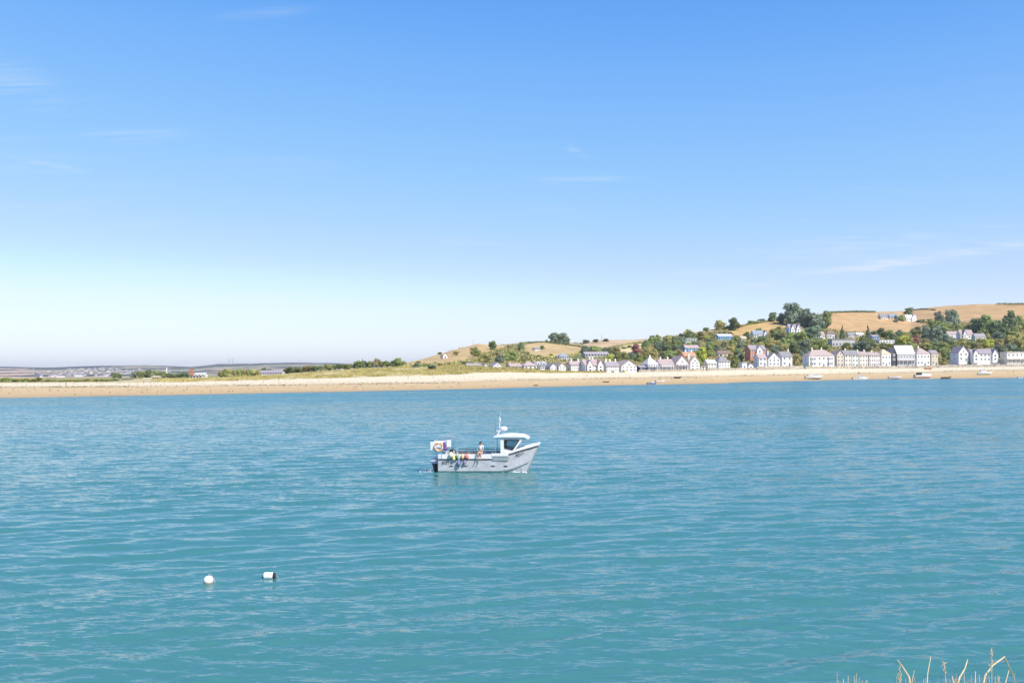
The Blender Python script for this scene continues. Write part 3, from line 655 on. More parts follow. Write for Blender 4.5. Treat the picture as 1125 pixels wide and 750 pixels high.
row('house', 'house', 'white house with a pinkish hipped roof and one tall cream chimney', 'white house with tall cream chimney', 1006.6, 1022.6, 401.8, 388.4, 382.2, 'hip', 'white', 'rose', 4, 2, dep=10, chim=(.38,))
row('shop', 'shop', 'small tan shop with a violet roof and pale awning', 'small tan shop', 1023, 1031, 401.4, 388, 384.6, 'side', 'tan', 'violet', 2, 2, dep=8)
row('house', 'house', 'tall white gabled house above a dark garden hedge', 'tall white gabled garden house', 1052.8, 1064.6, 396.6, 387, 380.2, 'front', 'white', 'violet', 2, 2, Y=FY(1060) + 22, dep=12)
row('long_house', 'house', 'long white house with violet roof and a wide right hand gable', 'long violet roofed white house', 1066.5, 1098.4, 397, 388.4, 383.4, 'side', 'white', 'violet', 7, 2, Y=FY(1080) + 20, dep=9, extra=gables((.12, .84), .19, .95), door=False)
row('modern_house', 'house', 'flat roofed modern cream house with white framed balconies, rightmost in view', 'flat roofed modern house', 1105, 1135, 399.4, 389, 386.2, 'flat', 'cream', 'white', 6, 2, Y=FY(1115) + 14, dep=9, extra=veranda('white', 3.6))
# up on the hill
hs_ = dict(frame=False)
house('farmhouse', 'house', 'lonely pinkish white gabled farmhouse with a tall chimney on the brown slope', 'lonely pinkish farmhouse', 486.5, 492, 394, 390.5, 387.4, 'front', 'pink', 'rose', 1, 1, chim=(.25,), dep=8, gwin=False, **hs_)
house('barn', 'barn', 'tiny white barn in a dark hedge on the tan slope', 'tiny white hillside barn', 587, 593, 385, 383, 381.6, 'side', 'white', 'slate', 2, 1, dep=6, **hs_)
house('house', 'house', 'blue grey roofed house on the slope left of the long violet roof', 'blue grey hillside house', 614, 626, 395.4, 391.6, 388, 'hip', 'lilac', 'blueslate', 4, 1, dep=9, **hs_)
house('long_house', 'house', 'very long low building with a violet roof below the tan field', 'very long violet roofed building', 641, 671, 392, 389, 386.2, 'side', 'grey', 'violet', 8, 1, dep=9, door=False, **hs_)
house('modern_house', 'house', 'flat sage green modern house high in the trees', 'flat sage green house', 752, 768, 376.6, 372.6, 371.2, 'flat', 'sage', 'pale', 5, 1, dep=8, door=False, **hs_)
house('house', 'house', 'blue house with a white end wall among dark hillside trees', 'blue house with white end', 752, 769.4, 386.6, 382.2, 379, 'side', 'blue', 'rose', 4, 2, dep=8, door=False, **hs_)
house('house', 'house', 'wide house with bright blue wall near the hill crest', 'wide bright blue house', 788, 806, 373.6, 369, 366.8, 'side', 'blue', 'pale', 6, 1, dep=8, door=False, **hs_)
house('bungalow', 'bungalow', 'little cream bungalow between the wide blue house and the slate gabled one', 'little cream hill bungalow', 814, 821, 374, 371.4, 369.4, 'side', 'cream', 'ochre', 3, 1, dep=6, **hs_)
house('house', 'house', 'slate roofed house with a white gable at the edge of the gold field', 'slate house by the gold field', 827, 844, 371, 367, 362.8, 'side', 'white', 'blueslate', 5, 1, dep=8, extra=gables((.84,), .24, 1.0), **hs_)
house('villa', 'villa', 'white and violet villa with several gables under the tallest trees', 'villa under the tallest trees', 866.4, 881, 366.5, 361, 355.8, 'side', 'white', 'violet', 5, 2, dep=9, extra=gables((.25, .72), .3, .9), **hs_)
house('house', 'house', 'pale rose roofed house at the foot of the big dark trees', 'pale rose house below the dark trees', 896, 907, 372, 368, 364, 'side', 'white', 'rose', 4, 1, dep=8, **hs_)
house('house', 'house', 'house with a deep violet brown roof beside the dark conifer', 'violet brown roofed house by the conifer', 907.6, 920, 371.6, 367, 362.4, 'hip', 'lilac', 'brown', 4, 1, dep=8, **hs_)
house('modern_house', 'house', 'long flat modern house with a pale roof slab and dark shaded rooms', 'long flat modern hill house', 912.5, 941, 382, 375.2, 372.6, 'flat', 'grey', 'pale', 7, 1, dep=9, door=False, **hs_)
house('house', 'house', 'small white house just under the large golden field', 'small white house under the golden field', 932, 940, 371.4, 367.8, 365, 'side', 'white', 'slate', 3, 1, dep=7, **hs_)
house('house', 'house', 'white roofed small house between the two dark conifers', 'small house between the conifers', 941, 949.4, 370.6, 367.2, 365.2, 'side', 'cream', 'white', 3, 1, dep=7, **hs_)
house('house', 'house', 'small blue walled house right of the taller conifer', 'small blue walled house', 958, 966, 373.4, 369.6, 367.6, 'side', 'blue', 'slate', 3, 1, dep=7, **hs_)
house('long_house', 'house', 'low building with a glaring white flat roof in the trees', 'low glaring white roofed building', 965.4, 983.8, 378, 375.4, 373, 'flat', 'white', 'white', 5, 1, dep=9, door=False, **hs_)
house('farmhouse', 'farm', 'lilac grey farmhouse at the left end of the hilltop farm', 'lilac grey farmhouse', 967, 976, 350.4, 347.6, 344.2, 'side', 'lilac', 'slate', 3, 1, dep=8, **hs_)
house('barn', 'barn', 'grey barn in the middle of the hilltop farm', 'grey hilltop barn', 977, 988, 350.6, 347.6, 344.4, 'side', 'grey', 'blueslate', 2, 1, dep=9, **hs_)
house('farmhouse', 'farm', 'bright white farmhouse at the right end of the hilltop farm', 'bright white hilltop farmhouse', 995, 1007.6, 353, 349, 345.6, 'side', 'white', 'pale', 4, 1, dep=8, extra=gables((.7,), .34, 1.0), **hs_)
house('house', 'house', 'white walled house with an orange base on the wooded slope', 'white house with orange base', 1041, 1054, 372, 367, 363.8, 'side', 'white', 'rose', 4, 1, dep=8, **hs_)
house('house', 'house', 'pink roofed house with white gables in the middle of the wooded slope', 'pink roofed wooded slope house', 1054.6, 1070, 372.6, 367.4, 362.2, 'side', 'white', 'rose', 5, 1, dep=9, extra=gables((.3,), .26, 1.0), **hs_)
house('house', 'house', 'pale yellow house with violet roof right of the pink roofed one', 'pale yellow violet roofed house', 1071, 1083.6, 374.4, 370, 366.2, 'side', 'cream', 'violet', 4, 1, dep=8, **hs_)
house('cottage', 'cottage', 'little white cottage nearly lost in the far right trees', 'little far right cottage', 1118, 1124, 371.6, 369.4, 367.4, 'side', 'white', 'slate', 2, 1, dep=6, **hs_)
house('house', 'house', 'orange roofed house peeping over the triangle windowed one', 'orange roofed house', 751, 766, 396, 391, 386.8, 'side', 'orange', 'terracotta', 4, 1, Y=FY(760) + 32, dep=8, chim=(.3, .8), **hs_)
house('cottage', 'cottage', 'cottage with a tan tiled roof on the slope above the grey hipped house', 'tan roofed slope cottage', 789, 804, 392, 388.6, 385, 'side', 'cream', 'brown', 3, 1, dep=7, **hs_)
house('cottage', 'cottage', 'white cottage beside the spreading garden trees right of the chapel like house', 'white cottage by the spreading trees', 947, 955, 384.5, 381, 378.4, 'side', 'white', 'slate', 2, 1, dep=7, **hs_)
# left shore
house('boathouse', 'boathouse', 'low lilac grey shed at the back of the left beach', 'low lilac grey beach shed', 134, 145, 419, 416.8, 415.6, 'flat', 'lilac', 'slate', 4, 1, Y=560, dep=8, door=False, **hs_)
house('long_house', 'shed', 'very long low lilac building with dark openings beyond the left dunes', 'very long low lilac building', 276, 311, 412.6, 409, 406.8, 'side', 'lilac', 'violet', 12, 1, Y=900, dep=14, door=False, yaw=0, **hs_)
house('shed', 'shed', 'white roofed shed beyond the dunes left of the red mast', 'white roofed shed beyond the dunes', 213, 225, 412.4, 411, 409.6, 'side', 'white', 'pale', 3, 1, Y=950, dep=10, yaw=0, door=False, **hs_)
house('shed', 'shed', 'lilac pink low shed at the foot of the brick tower', 'lilac pink shed by the tower', 208, 222, 416.2, 413.8, 412.4, 'flat', 'pink', 'violet', 4, 1, Y=640, dep=8, yaw=0, door=False, **hs_)

# ------------------------------------------------------------------ foliage
LEAF = [mat_leaf('leaves_dark', (0.095, 0.140, 0.058), (0.230, 0.281, 0.109)), mat_leaf('leaves_green', (0.150, 0.198, 0.058), (0.354, 0.384, 0.118)),
        mat_leaf('leaves_olive', (0.246, 0.233, 0.079), (0.516, 0.443, 0.157)), mat_leaf('leaves_blue', (0.122, 0.165, 0.109), (0.246, 0.292, 0.188)),
        mat_leaf('leaves_lime', (0.354, 0.421, 0.058), (0.653, 0.676, 0.118)), mat_leaf('leaves_copper', (0.205, 0.082, 0.088), (0.408, 0.187, 0.166))]
LNAME = ['dark green', 'mid green', 'olive green', 'blue green', 'lime green', 'copper purple']
BARK = mat('bark', (0.14, 0.11, 0.085), 0.9, 0.25, 3)
def leaves_at(cen, nrm, size, r):
    """random leaf clump quads around centres, loosely facing outward"""
    n = len(cen)
    a = nrm + r.normal(0, 0.55, (n, 3)); a /= np.linalg.norm(a, axis=1)[:, None] + 1e-9
    b = np.cross(a, r.normal(0, 1, (n, 3))); b /= np.linalg.norm(b, axis=1)[:, None] + 1e-9
    c = np.cross(a, b); s = (size * r.uniform(0.6, 1.4, n))[:, None]
    V = np.stack([cen - b * s - c * s * .3, cen - c * s * .8 + b * s * .2, cen + b * s + c * s * .2, cen + c * s * .8 - b * s * .1], 1).reshape(-1, 3)
    return V, np.arange(4 * n).reshape(n, 4)
def crown(kind, seed):
    """crown in a unit box: width 1, height 1, standing on z=0"""
    r = np.random.default_rng(seed); lob = []
    if kind == 'round':
        for _ in range(15):
            a = r.uniform(0, 2 * PI); h = r.uniform(0.16, 0.86); rad = 0.33 * math.sqrt(max(0.05, 1 - ((h - .42) / .56) ** 2)) * r.uniform(.35, 1.0)
            lob.append((rad * math.cos(a), rad * math.sin(a), h, r.uniform(.13, .22)))
        lob += [(0, 0, .45, .30)]
    elif kind == 'flat':
        for _ in range(13):
            a = r.uniform(0, 2 * PI); rad = r.uniform(.05, .36); lob.append((rad * math.cos(a), rad * math.sin(a), r.uniform(.48, .84), r.uniform(.11, .18)))
        lob += [(0, 0, .6, .2)]
    elif kind == 'cone':
        for i in range(11):
            h = .08 + .86 * i / 10
            for _ in range(4 if i < 7 else 2):
                a = r.uniform(0, 2 * PI); rad = .34 * (1 - h) ; lob.append((rad * math.cos(a), rad * math.sin(a), h, .06 + .15 * (1 - h)))
    else:
        for _ in range(9):
            a = r.uniform(0, 2 * PI); rad = r.uniform(0, .32); lob.append((rad * math.cos(a), rad * math.sin(a), r.uniform(.15, .68), r.uniform(.17, .28)))
    C_ = []; N_ = []
    for (x, y, z, q) in lob:
        m_ = int(150 * (q / .18) ** 1.4); v = r.normal(0, 1, (m_, 3)); v /= np.linalg.norm(v, axis=1)[:, None]
        v[:, 2] = np.where(v[:, 2] < -.35, -v[:, 2], v[:, 2])
        rad = q * r.uniform(.55, 1.12, m_)[:, None]
        C_.append(np.array([x, y, z]) + v * rad); N_.append(v)
    C_ = np.concatenate(C_); N_ = np.concatenate(N_)
    V, Fc = leaves_at(C_, N_, 0.036 if kind != 'cone' else .03, r)
    mb = MB()
    for (x, y, z, q) in lob:
        mb.ell((x, y, z), (q * .68, q * .68, q * .62), 7, 5)
    Vc = np.array(mb.V); Vc += r.normal(0, .012, Vc.shape)
    Fq = [tuple(f) for f in Fc.tolist()] + [tuple(i + len(V) for i in f) for f in mb.F]
    me = bpy.data.meshes.new('crown'); me.from_pydata(np.concatenate([V, Vc]).tolist(), [], Fq); me.update(); return me
def trunk_mesh(kind, seed):
    r = random.Random(seed); m = MB(); top = {'round': .55, 'flat': .62, 'cone': .9, 'bush': .4}[kind]
    m.tube([(0, 0, -.12), (0.005, 0, .12), (.012, .01, top * .6), (0, .012, top)], [.045, .032, .024, .008], 6)
    if kind in ('round', 'flat'):
        for i in range(5):
            a = 2 * PI * i / 5 + r.uniform(-.3, .3); z = r.uniform(.18, .4)
            m.tube([(0, 0, z), (.12 * math.cos(a), .12 * math.sin(a), z + .14), (.26 * math.cos(a), .26 * math.sin(a), z + .28)], [.018, .012, .005], 5)
    return m.mesh('trunk', BARK)
CR = {}
for kd, nv in (('round', 4), ('flat', 2), ('cone', 2), ('bush', 3)):
    for v in range(nv):
        base_ = crown(kd, 100 + v * 7 + len(kd))
        for li in range(6):
            if kd == 'cone' and li not in (0, 3): continue
            c_ = base_.copy(); c_.materials.clear(); c_.materials.append(LEAF[li]); CR[(kd, v, li)] = c_
        bpy.data.meshes.remove(base_)
TK = {k: trunk_mesh(k, 5) for k in ('round', 'flat', 'cone', 'bush')}
NV = {'round': 4, 'flat': 2, 'cone': 2, 'bush': 3}
KN = {'round': 'broadleaf tree', 'flat': 'spreading tree', 'cone': 'pointed conifer', 'bush': 'low bush'}
KO = {'round': 'tree', 'flat': 'tree', 'cone': 'conifer', 'bush': 'bush'}
PLANTS = []
def tree(px, py, hp, wp, kind='round', li=0, Y=None, group=None, label=None):
    p = gy(px, py) if Y is None else at(px, py, Y); k = p.y / F
    if kind == 'flat': kind = 'round'; wp *= 1.15
    if kind == 'round': wp *= 1.3; hp *= 1.08
    if group: hp *= 1.35; wp *= 1.1
    r = empty(KO[kind], p - Vector((0, 0, .2)), rnd.uniform(0, 2 * PI), label or '', 'bush' if kind == 'bush' else 'tree', group)
    v = rnd.randrange(NV[kind]); c = link('crown', CR[(kind, v, li)], r); c.scale = (wp * k, wp * k, hp * k * (1.12 if kind == 'round' else 1)); c.location = (0, 0, -.12 * hp * k if kind == 'round' else 0)
    t_ = link('trunk', TK[kind], r); t_.scale = (wp * k * .8, wp * k * .8, hp * k)
    if not label: PLANTS.append([r, px, py, hp, wp, kind, li, group])
    return r
# the ones that stand out
big = [(871, 357, 22, 21, 'round', 3), (857.5, 355, 10.5, 10, 'round', 3), (848.6, 353, 9, 9, 'round', 0), (886, 360, 19, 16, 'round', 3), (897, 363, 18, 19, 'round', 3), (908, 361, 18, 14, 'round', 1), (893, 374, 15, 16, 'round', 3), (880, 378, 13, 14, 'round', 1),
       (925.5, 374, 17, 7.5, 'cone', 0), (953.6, 375, 18, 7.5, 'cone', 3), (807.6, 362.5, 12.5, 12, 'round', 0), (791, 362.5, 10, 14, 'round', 2), (776, 364.5, 6, 11, 'bush', 0), (756, 369, 7, 9, 'round', 2), (748, 371, 6, 9, 'bush', 0), (827, 355.5, 4.5, 14, 'bush', 1), (836, 353, 4, 10, 'bush', 0),
       (541.5, 384, 9, 9, 'round', 0), (521.5, 391.5, 9.5, 13, 'round', 1), (532, 399, 11.5, 14, 'round', 2), (501, 390, 5.5, 10, 'bush', 2), (496, 402.5, 6, 9, 'bush', 1), (509.5, 401.5, 6, 9, 'bush', 0), (460, 400.5, 5, 9, 'bush', 1), (477, 400.2, 3.5, 6, 'bush', 1), (483, 389, 3, 8, 'bush', 0),
       (562, 397, 11, 16, 'round', 1), (572.5, 385, 8.5, 8, 'round', 0), (550, 399, 9, 12, 'round', 3), (544, 391.5, 6, 12, 'bush', 2), (596, 383.5, 5, 8, 'bush', 0), (605, 392, 5, 8, 'bush', 2), (560, 382.5, 4, 7, 'bush', 2), (581, 394, 5, 10, 'bush', 2), (593, 393, 4, 9, 'bush', 1),
       (608.5, 377, 10.5, 9, 'flat', 3), (616.5, 377.5, 11, 11, 'flat', 3), (622.5, 378, 8, 8, 'flat', 3), (601, 376, 3.5, 5, 'bush', 0),
       (645, 376.8, 4.5, 11, 'bush', 0), (655, 376, 4.5, 11, 'bush', 0), (665, 375, 4, 10, 'bush', 0), (716, 375, 6, 7, 'round', 0), (722.5, 374, 6, 7, 'round', 1), (731, 373, 2.4, 7, 'bush', 0),
       (644, 388, 8, 14, 'round', 3), (655, 388.5, 8, 13, 'round', 1), (667, 388, 6, 11, 'round', 3), (677, 389, 7, 12, 'round', 2), (692, 382, 3.5, 9, 'bush', 0), (686, 383, 3, 8, 'bush', 0),
       (669.5, 398, 8.5, 8.5, 'round', 4), (678, 397, 9.5, 10, 'round', 1), (686, 396, 9, 11, 'round', 1), (694, 395, 8, 10, 'round', 3), (702, 398, 10, 10, 'round', 1), (700, 390, 11, 12, 'round', 5), (710, 391, 10, 13, 'round', 2), (718, 393, 9, 12, 'round', 2),
       (724, 386, 11, 14, 'round', 3), (734, 387, 12, 13, 'round', 0), (743, 386, 12, 12, 'round', 1), (728, 396, 9, 12, 'round', 0), (738, 395, 10, 12, 'round', 1), (747, 394, 10, 11, 'round', 2), (741, 376, 6, 8, 'round', 0),
       (772.5, 400, 17, 13, 'round', 4), (779, 393, 14, 11, 'round', 1), (769.5, 405, 10, 8, 'round', 1), (782, 406.6, 6, 8, 'bush', 4), (807.5, 405, 14, 11, 'round', 1), (813, 402, 15, 10, 'round', 3), (829, 400, 10, 8, 'round', 2), (803, 397, 9, 8, 'round', 2),
       (777, 374.5, 6, 8, 'round', 4), (875.5, 402, 12, 9, 'round', 2), (881, 400, 14, 8, 'round', 3), (873, 389, 12, 13, 'round', 0), (884, 388, 14, 13, 'round', 3), (894, 385.5, 13, 15, 'round', 1), (904, 385.5, 12, 13, 'round', 1), (930, 386, 9, 13, 'round', 1), (942, 386, 10, 14, 'round', 3), (951, 387, 12, 14, 'round', 3), (948, 377, 8, 10, 'round', 1),
       (862, 384, 12, 15, 'round', 1), (850, 385, 12, 14, 'round', 2), (856, 375, 9, 13, 'round', 0), (843, 380, 9, 11, 'round', 1), (836, 376.5, 7, 10, 'round', 0), (868, 375, 9, 10, 'round', 1),
       (981, 375.5, 9, 11, 'round', 0), (990, 382, 13, 14, 'round', 4), (998, 379, 11, 11, 'round', 2), (1006, 377, 8, 10, 'round', 5), (974, 385, 8, 14, 'round', 1), (1000, 385.5, 9, 12, 'round', 1),
       (1031, 356, 13, 11, 'round', 3), (1046.5, 358, 16, 15, 'round', 3), (1019, 372, 12, 14, 'round', 3), (1029, 375, 16, 17, 'round', 3), (1038, 368, 14, 15, 'round', 1), (1028, 364, 11, 17, 'round', 1), (1040, 379, 11, 13, 'round', 3), (1053, 366, 9, 11, 'round', 1), (1060, 364, 7, 10, 'round', 2), (1067, 364.5, 8, 9, 'round', 1),
       (1074, 366, 15, 15, 'round', 0), (1084, 367, 19, 20, 'round', 1), (1093, 369, 16, 14, 'round', 0), (1103, 371, 14, 14, 'round', 0), (1110, 364, 21, 17, 'round', 0), (1119, 364, 16, 14, 'round', 1), (1114, 373, 12, 15, 'round', 1), (1097, 374, 9, 12, 'round', 3), (1124, 376, 10, 12, 'round', 2), (1108, 379, 10, 14, 'round', 2), (1117, 383, 11, 15, 'round', 2), (1131, 382, 12, 14, 'round', 1), (1133, 368, 14, 14, 'round', 0),
       (1075, 380, 8, 12, 'round', 2), (1086, 382, 9, 14, 'round', 4), (1066, 383, 8, 12, 'round', 1), (1057, 381, 9, 12, 'round', 2), (1047, 385, 10, 14, 'round', 1), (1036, 388, 11, 14, 'round', 1), (1026, 386, 10, 14, 'round', 1), (1015, 386, 9, 13, 'round', 2), (1040, 396, 13, 13, 'round', 1), (1048, 400, 13, 12, 'round', 3), (1037, 402, 9, 8, 'round', 2),
       (1099.5, 394, 12, 10, 'round', 0), (1096, 400, 7, 9, 'bush', 0), (1059, 401, 9.5, 9, 'round', 1), (1066, 401.5, 9, 9, 'round', 1), (1073, 400.5, 9, 9, 'round', 4), (1053, 401.5, 8, 8, 'bush', 3), (1082, 399.5, 4, 9, 'bush', 0), (1091, 399, 4, 9, 'bush', 0), (1109, 399.5, 8, 8, 'bush', 4), (1116, 400.4, 5, 8, 'bush', 2),
       (998, 345.6, 7.5, 8, 'flat', 0), (983, 350.5, 5, 6, 'bush', 0), (990, 352.5, 6, 9, 'round', 1), (985, 354, 3.5, 9, 'bush', 3), (966.5, 350.5, 3, 3.5, 'bush', 0), (1012, 353.5, 3.5, 9, 'bush', 0), (1021, 353, 3.4, 8, 'bush', 1),
       (1005.5, 403.4, 5, 7, 'bush', 1), (926, 402.8, 3, 6, 'bush', 1), (950, 403.8, 2.6, 11, 'bush', 2), (972, 403.6, 2.4, 12, 'bush', 2), (902, 404, 2.4, 8, 'bush', 0), (912, 403.9, 2.8, 8, 'bush', 1), (660, 409, 3.4, 4, 'bush', 1), (685, 408.8, 2.6, 8, 'bush', 4), (673, 408.8, 2.2, 5, 'bush', 1), (862, 403.6, 3, 7, 'bush', 1)]
for x in np.arange(704, 1034, 6.3):
    if rnd.random() < .74: big.append((x + rnd.uniform(-2, 2), float(py4(x)) - .8, rnd.uniform(3.0, 5.4), rnd.uniform(4, 9), 'bush', rnd.choice([0, 1, 2, 2])))
for b_ in big: tree(*b_)
# copses that fill the slope between the houses
def free(px, py, hp, wp):
    for (um, yb, sh, x0, x1, ye, yt, p) in HOUSES:
        if x0 - wp * .35 < px < x1 + wp * .35 and yt + 0.5 < py and py - hp < yb - 1.2 and py >= yb - 1: return False
    for q in PLANTS:
        if abs(q[1] - px) < (q[4] + wp) * .3 and abs(q[2] - py) < 3.4: return False
    for Pg in FIELD:
        if inpoly([px], [py], Pg)[0]: return False
    return True
AREA = [((700, 380), (760, 371), (800, 374), (850, 366), (900, 370), (1000, 370), (1030, 360), (1125, 362), (1140, 392), (1100, 396), (1040, 392), (1000, 384), (880, 386), (800, 396), (740, 396), (700, 398)),
        ((745, 372), (780, 364.5), (800, 362), (805, 371), (780, 377), (745, 380)),
        ((535, 392), (560, 386), (575, 388), (640, 393), (640, 399), (535, 402)), ((430, 407), (440, 401.5), (520, 399), (520, 404), (430, 409))]
rt = random.Random(3)
for Pg, nn in zip(AREA, (95, 14, 9, 6)):
    xs = [a for a, _ in Pg]; ys = [b for _, b in Pg]; c_ = 0
    for _ in range(4000):
        if c_ >= nn: break
        x, y = rt.uniform(min(xs), max(xs)), rt.uniform(min(ys), max(ys))
        if not inpoly([x], [y], Pg)[0]: continue
        s = rt.uniform(.75, 1.25); hp, wp = (8.0 * s, 9.5 * s) if Pg is AREA[0] else (4.5 * s, 7.5 * s)
        if not free(x, y, hp, wp): continue
        tree(x, y, hp, wp, 'round' if (Pg is AREA[0] or rt.random() < .5) else 'bush', rt.choice([0, 1, 1, 2, 2, 3, 3, 1])); c_ += 1
# bushes along the back of the left beach and the dune wood
rb_ = random.Random(9)
for x in np.arange(-4, 132, 4.6):
    x_ = x + rb_.uniform(-1, 1); top = 5.0 if x < 45 else 3.4
    tree(x_, 420.4 - x * .006, top * rb_.uniform(.8, 1.15), 7.5, 'bush', rb_.choice([1, 2, 1, 0]), Y=560, group='bushes along the back of the left beach')
for x in np.arange(126, 212, 5.5):
    if 133 < x < 147: continue
    tree(x + rb_.uniform(-1, 1), 415.6, (5.5 + 3.0 * math.exp(-((x - 165) / 14) ** 2)) * rb_.uniform(.85, 1.1), 9, 'bush', rb_.choice([0, 1, 0, 3]), Y=1000, group='dark wood beyond the left dunes')
for x in np.arange(243, 284, 5):
    tree(x, 415.4, 8.5 * rb_.uniform(.85, 1.15), 9, 'bush', rb_.choice([2, 1, 2]), Y=820, group='olive thicket beside the long lilac building')
for x, h_ in ((289, 6), (296, 5), (318, 5.5), (326, 7)): tree(x, 410.5, h_, 8, 'bush', 0, Y=1100, group='trees round the long lilac building')
for x in np.arange(316, 446, 5.2):
    py_ = np.interp(x, (316, 350, 400, 446), (410.5, 407, 403.6, 403.2)); tp = np.interp(x, (316, 350, 380, 390, 400, 446), (405.5, 402.2, 400.6, 399.6, 397.6, 396.4))
    tree(x + rb_.uniform(-.8, .8), py_, (py_ - tp) * rb_.uniform(.85, 1.15), 9, 'bush' if x % 3 > 1 else 'round', rb_.choice([0, 1, 2, 1]), Y=np.interp(x, (316, 446), (760, 700)), group='dune top wood')
tree(398.6, 402, 8, 5, 'cone', 0, Y=690)

# every plant gets a description that points at it
WHERE = {'bushes along the back of the left beach': 'at the back of the left beach', 'dark wood beyond the left dunes': 'in the dark wood beyond the left dunes', 'olive thicket beside the long lilac building': 'in the thicket left of the long lilac building', 'trees round the long lilac building': 'close to the long lilac building', 'dune top wood': 'in the wood on top of the dunes'}
ORD = ['', 'second ', 'third ', 'fourth ', 'fifth ', 'sixth ', 'seventh ', 'eighth ', 'ninth ', 'tenth '] + [w_ + ' ' for w_ in ('eleventh twelfth thirteenth fourteenth fifteenth sixteenth seventeenth eighteenth nineteenth twentieth'.split())] + ['twenty ' + w_ + ' ' for w_ in 'first second third fourth fifth sixth seventh eighth ninth'.split()] + ['thirtieth ', 'thirty first ', 'thirty second ', 'thirty third ']
ORD[0] = 'first '
bygrp = {}
for q in PLANTS:
    if q[7]: bygrp.setdefault((q[7]), []).append(q)
for gname, L in bygrp.items():
    L.sort(key=lambda q: q[1])
    for i, q in enumerate(L): q[0]['label'] = f"{ORD[i]}{'bush' if q[5] == 'bush' else 'tree'} from the left {WHERE[gname]}"
cells = {}
for q in PLANTS:
    if q[7]: continue
    best = min(HOUSES, key=lambda h: abs(h[0] - q[1]) + 1.6 * abs((h[1] + h[6]) / 2 - q[2] + q[3] / 2))
    dx = q[1] - best[0]; dyy = (best[1] + best[6]) / 2 - (q[2] - q[3] / 2)
    rel = 'above' if dyy > abs(dx) * .6 else 'below' if dyy < -abs(dx) * .6 else ('right of' if dx > 0 else 'left of')
    cells.setdefault((q[5] if q[5] in ('cone', 'bush') else 'round', q[6], rel, best[2]), []).append((math.hypot(dx, dyy), q))
for (kd, li, rel, sh), L in cells.items():
    L.sort(key=lambda a: a[0])
    for i, (_, q) in enumerate(L):
        size = 'tall ' if q[3] > 13 else ''
        nm = KN[q[5]]
        if len(L) == 1: s_ = f"{size}{LNAME[li]} {nm} {rel} the {sh}"
        else: s_ = f"{LNAME[li]} {nm} {rel} the {sh}, {ORD[i].strip() + ' nearest' if i else 'nearest'}"
        q[0]['label'] = s_
        if q[5] == 'bush': q[0]['group'] = 'bushes among the houses'
        elif q[5] != 'cone': q[0]['group'] = 'trees on the village slope'

# hedgerows on the field edges
def hedge(label, pts, hp, li=0):
    r = np.random.default_rng(len(label)); C_ = []
    P3 = [gy(a, b) for a, b in pts]; L = 0; seg = []
    base_ = P3[0].copy()
    for a, b in zip(P3[:-1], P3[1:]):
        n = max(3, int((b - a).length / 1.2))
        for i in range(n):
            p = a.lerp(b, i / n); k = p.y / F; h_ = hp * k * (0.75 + 0.5 * r.random())
            m_ = 14; C_.append(np.array(p - base_) + np.stack([r.normal(0, .8, m_), r.normal(0, 1.0, m_), r.random(m_) ** .7 * h_], 1))
    C_ = np.concatenate(C_); N_ = r.normal(0, 1, C_.shape); N_[:, 2] = np.abs(N_[:, 2])
    V, Fc = leaves_at(C_, N_, 0.62, r)
    tag(link('hedge', mesh_np('hedge', V, Fc, LEAF[li]), None, base_), label, 'hedge', 'field hedges')
hedge('dark hedge along the skyline from the dark trees to the hilltop farm', [(910, 343.6), (940, 343), (962, 343.2)], 1.6)
hedge('thin dark hedge on the skyline right of the hilltop farm', [(1002, 341.4), (1012, 340), (1028, 341)], 1.3)
hedge('dark hedge on the skyline at the right edge of the picture', [(1096, 334.6), (1110, 334.8), (1140, 334.6)], 1.8)
hedge('brown hedge along the foot of the large golden field', [(908, 363.5), (930, 366.5), (965, 367.5), (990, 368.4), (1012, 369)], 1.8, 2)
hedge('hedge running right from the bright white hilltop farmhouse', [(1007, 353.6), (1016, 354.4), (1024, 354.6)], 1.8)
hedge('dark hedge running down the skyline from the flat topped trees', [(600, 376.4), (610, 377.6), (630, 380), (641, 381.4)], 1.4)
hedge('thin hedge on the skyline left of the flat topped trees', [(580, 377.3), (590, 376), (600, 376)], 1.0)
hedge('hedge slanting up between two tan fields left of the village wood', [(680, 380.4), (690, 378.6), (700, 377), (714, 376.4)], 1.2, 2)
hedge('scrubby hedge below the tan field under the flat topped trees', [(584, 392.4), (600, 393.6), (616, 393), (636, 389.6)], 2.0, 2)
hedge('broken hedge up the middle of the brown slope', [(540, 386), (552, 384.4), (566, 384), (578, 383.4)], 1.4, 2)
hedge('hedge along the top of the gold field below the crest', [(806, 361), (822, 357), (840, 353.8), (850, 352.4)], 1.4, 1)
hedge('hedge beneath the gold field above the slate gabled house', [(806, 371.4), (820, 371.6), (828, 371.4)], 1.6, 2)

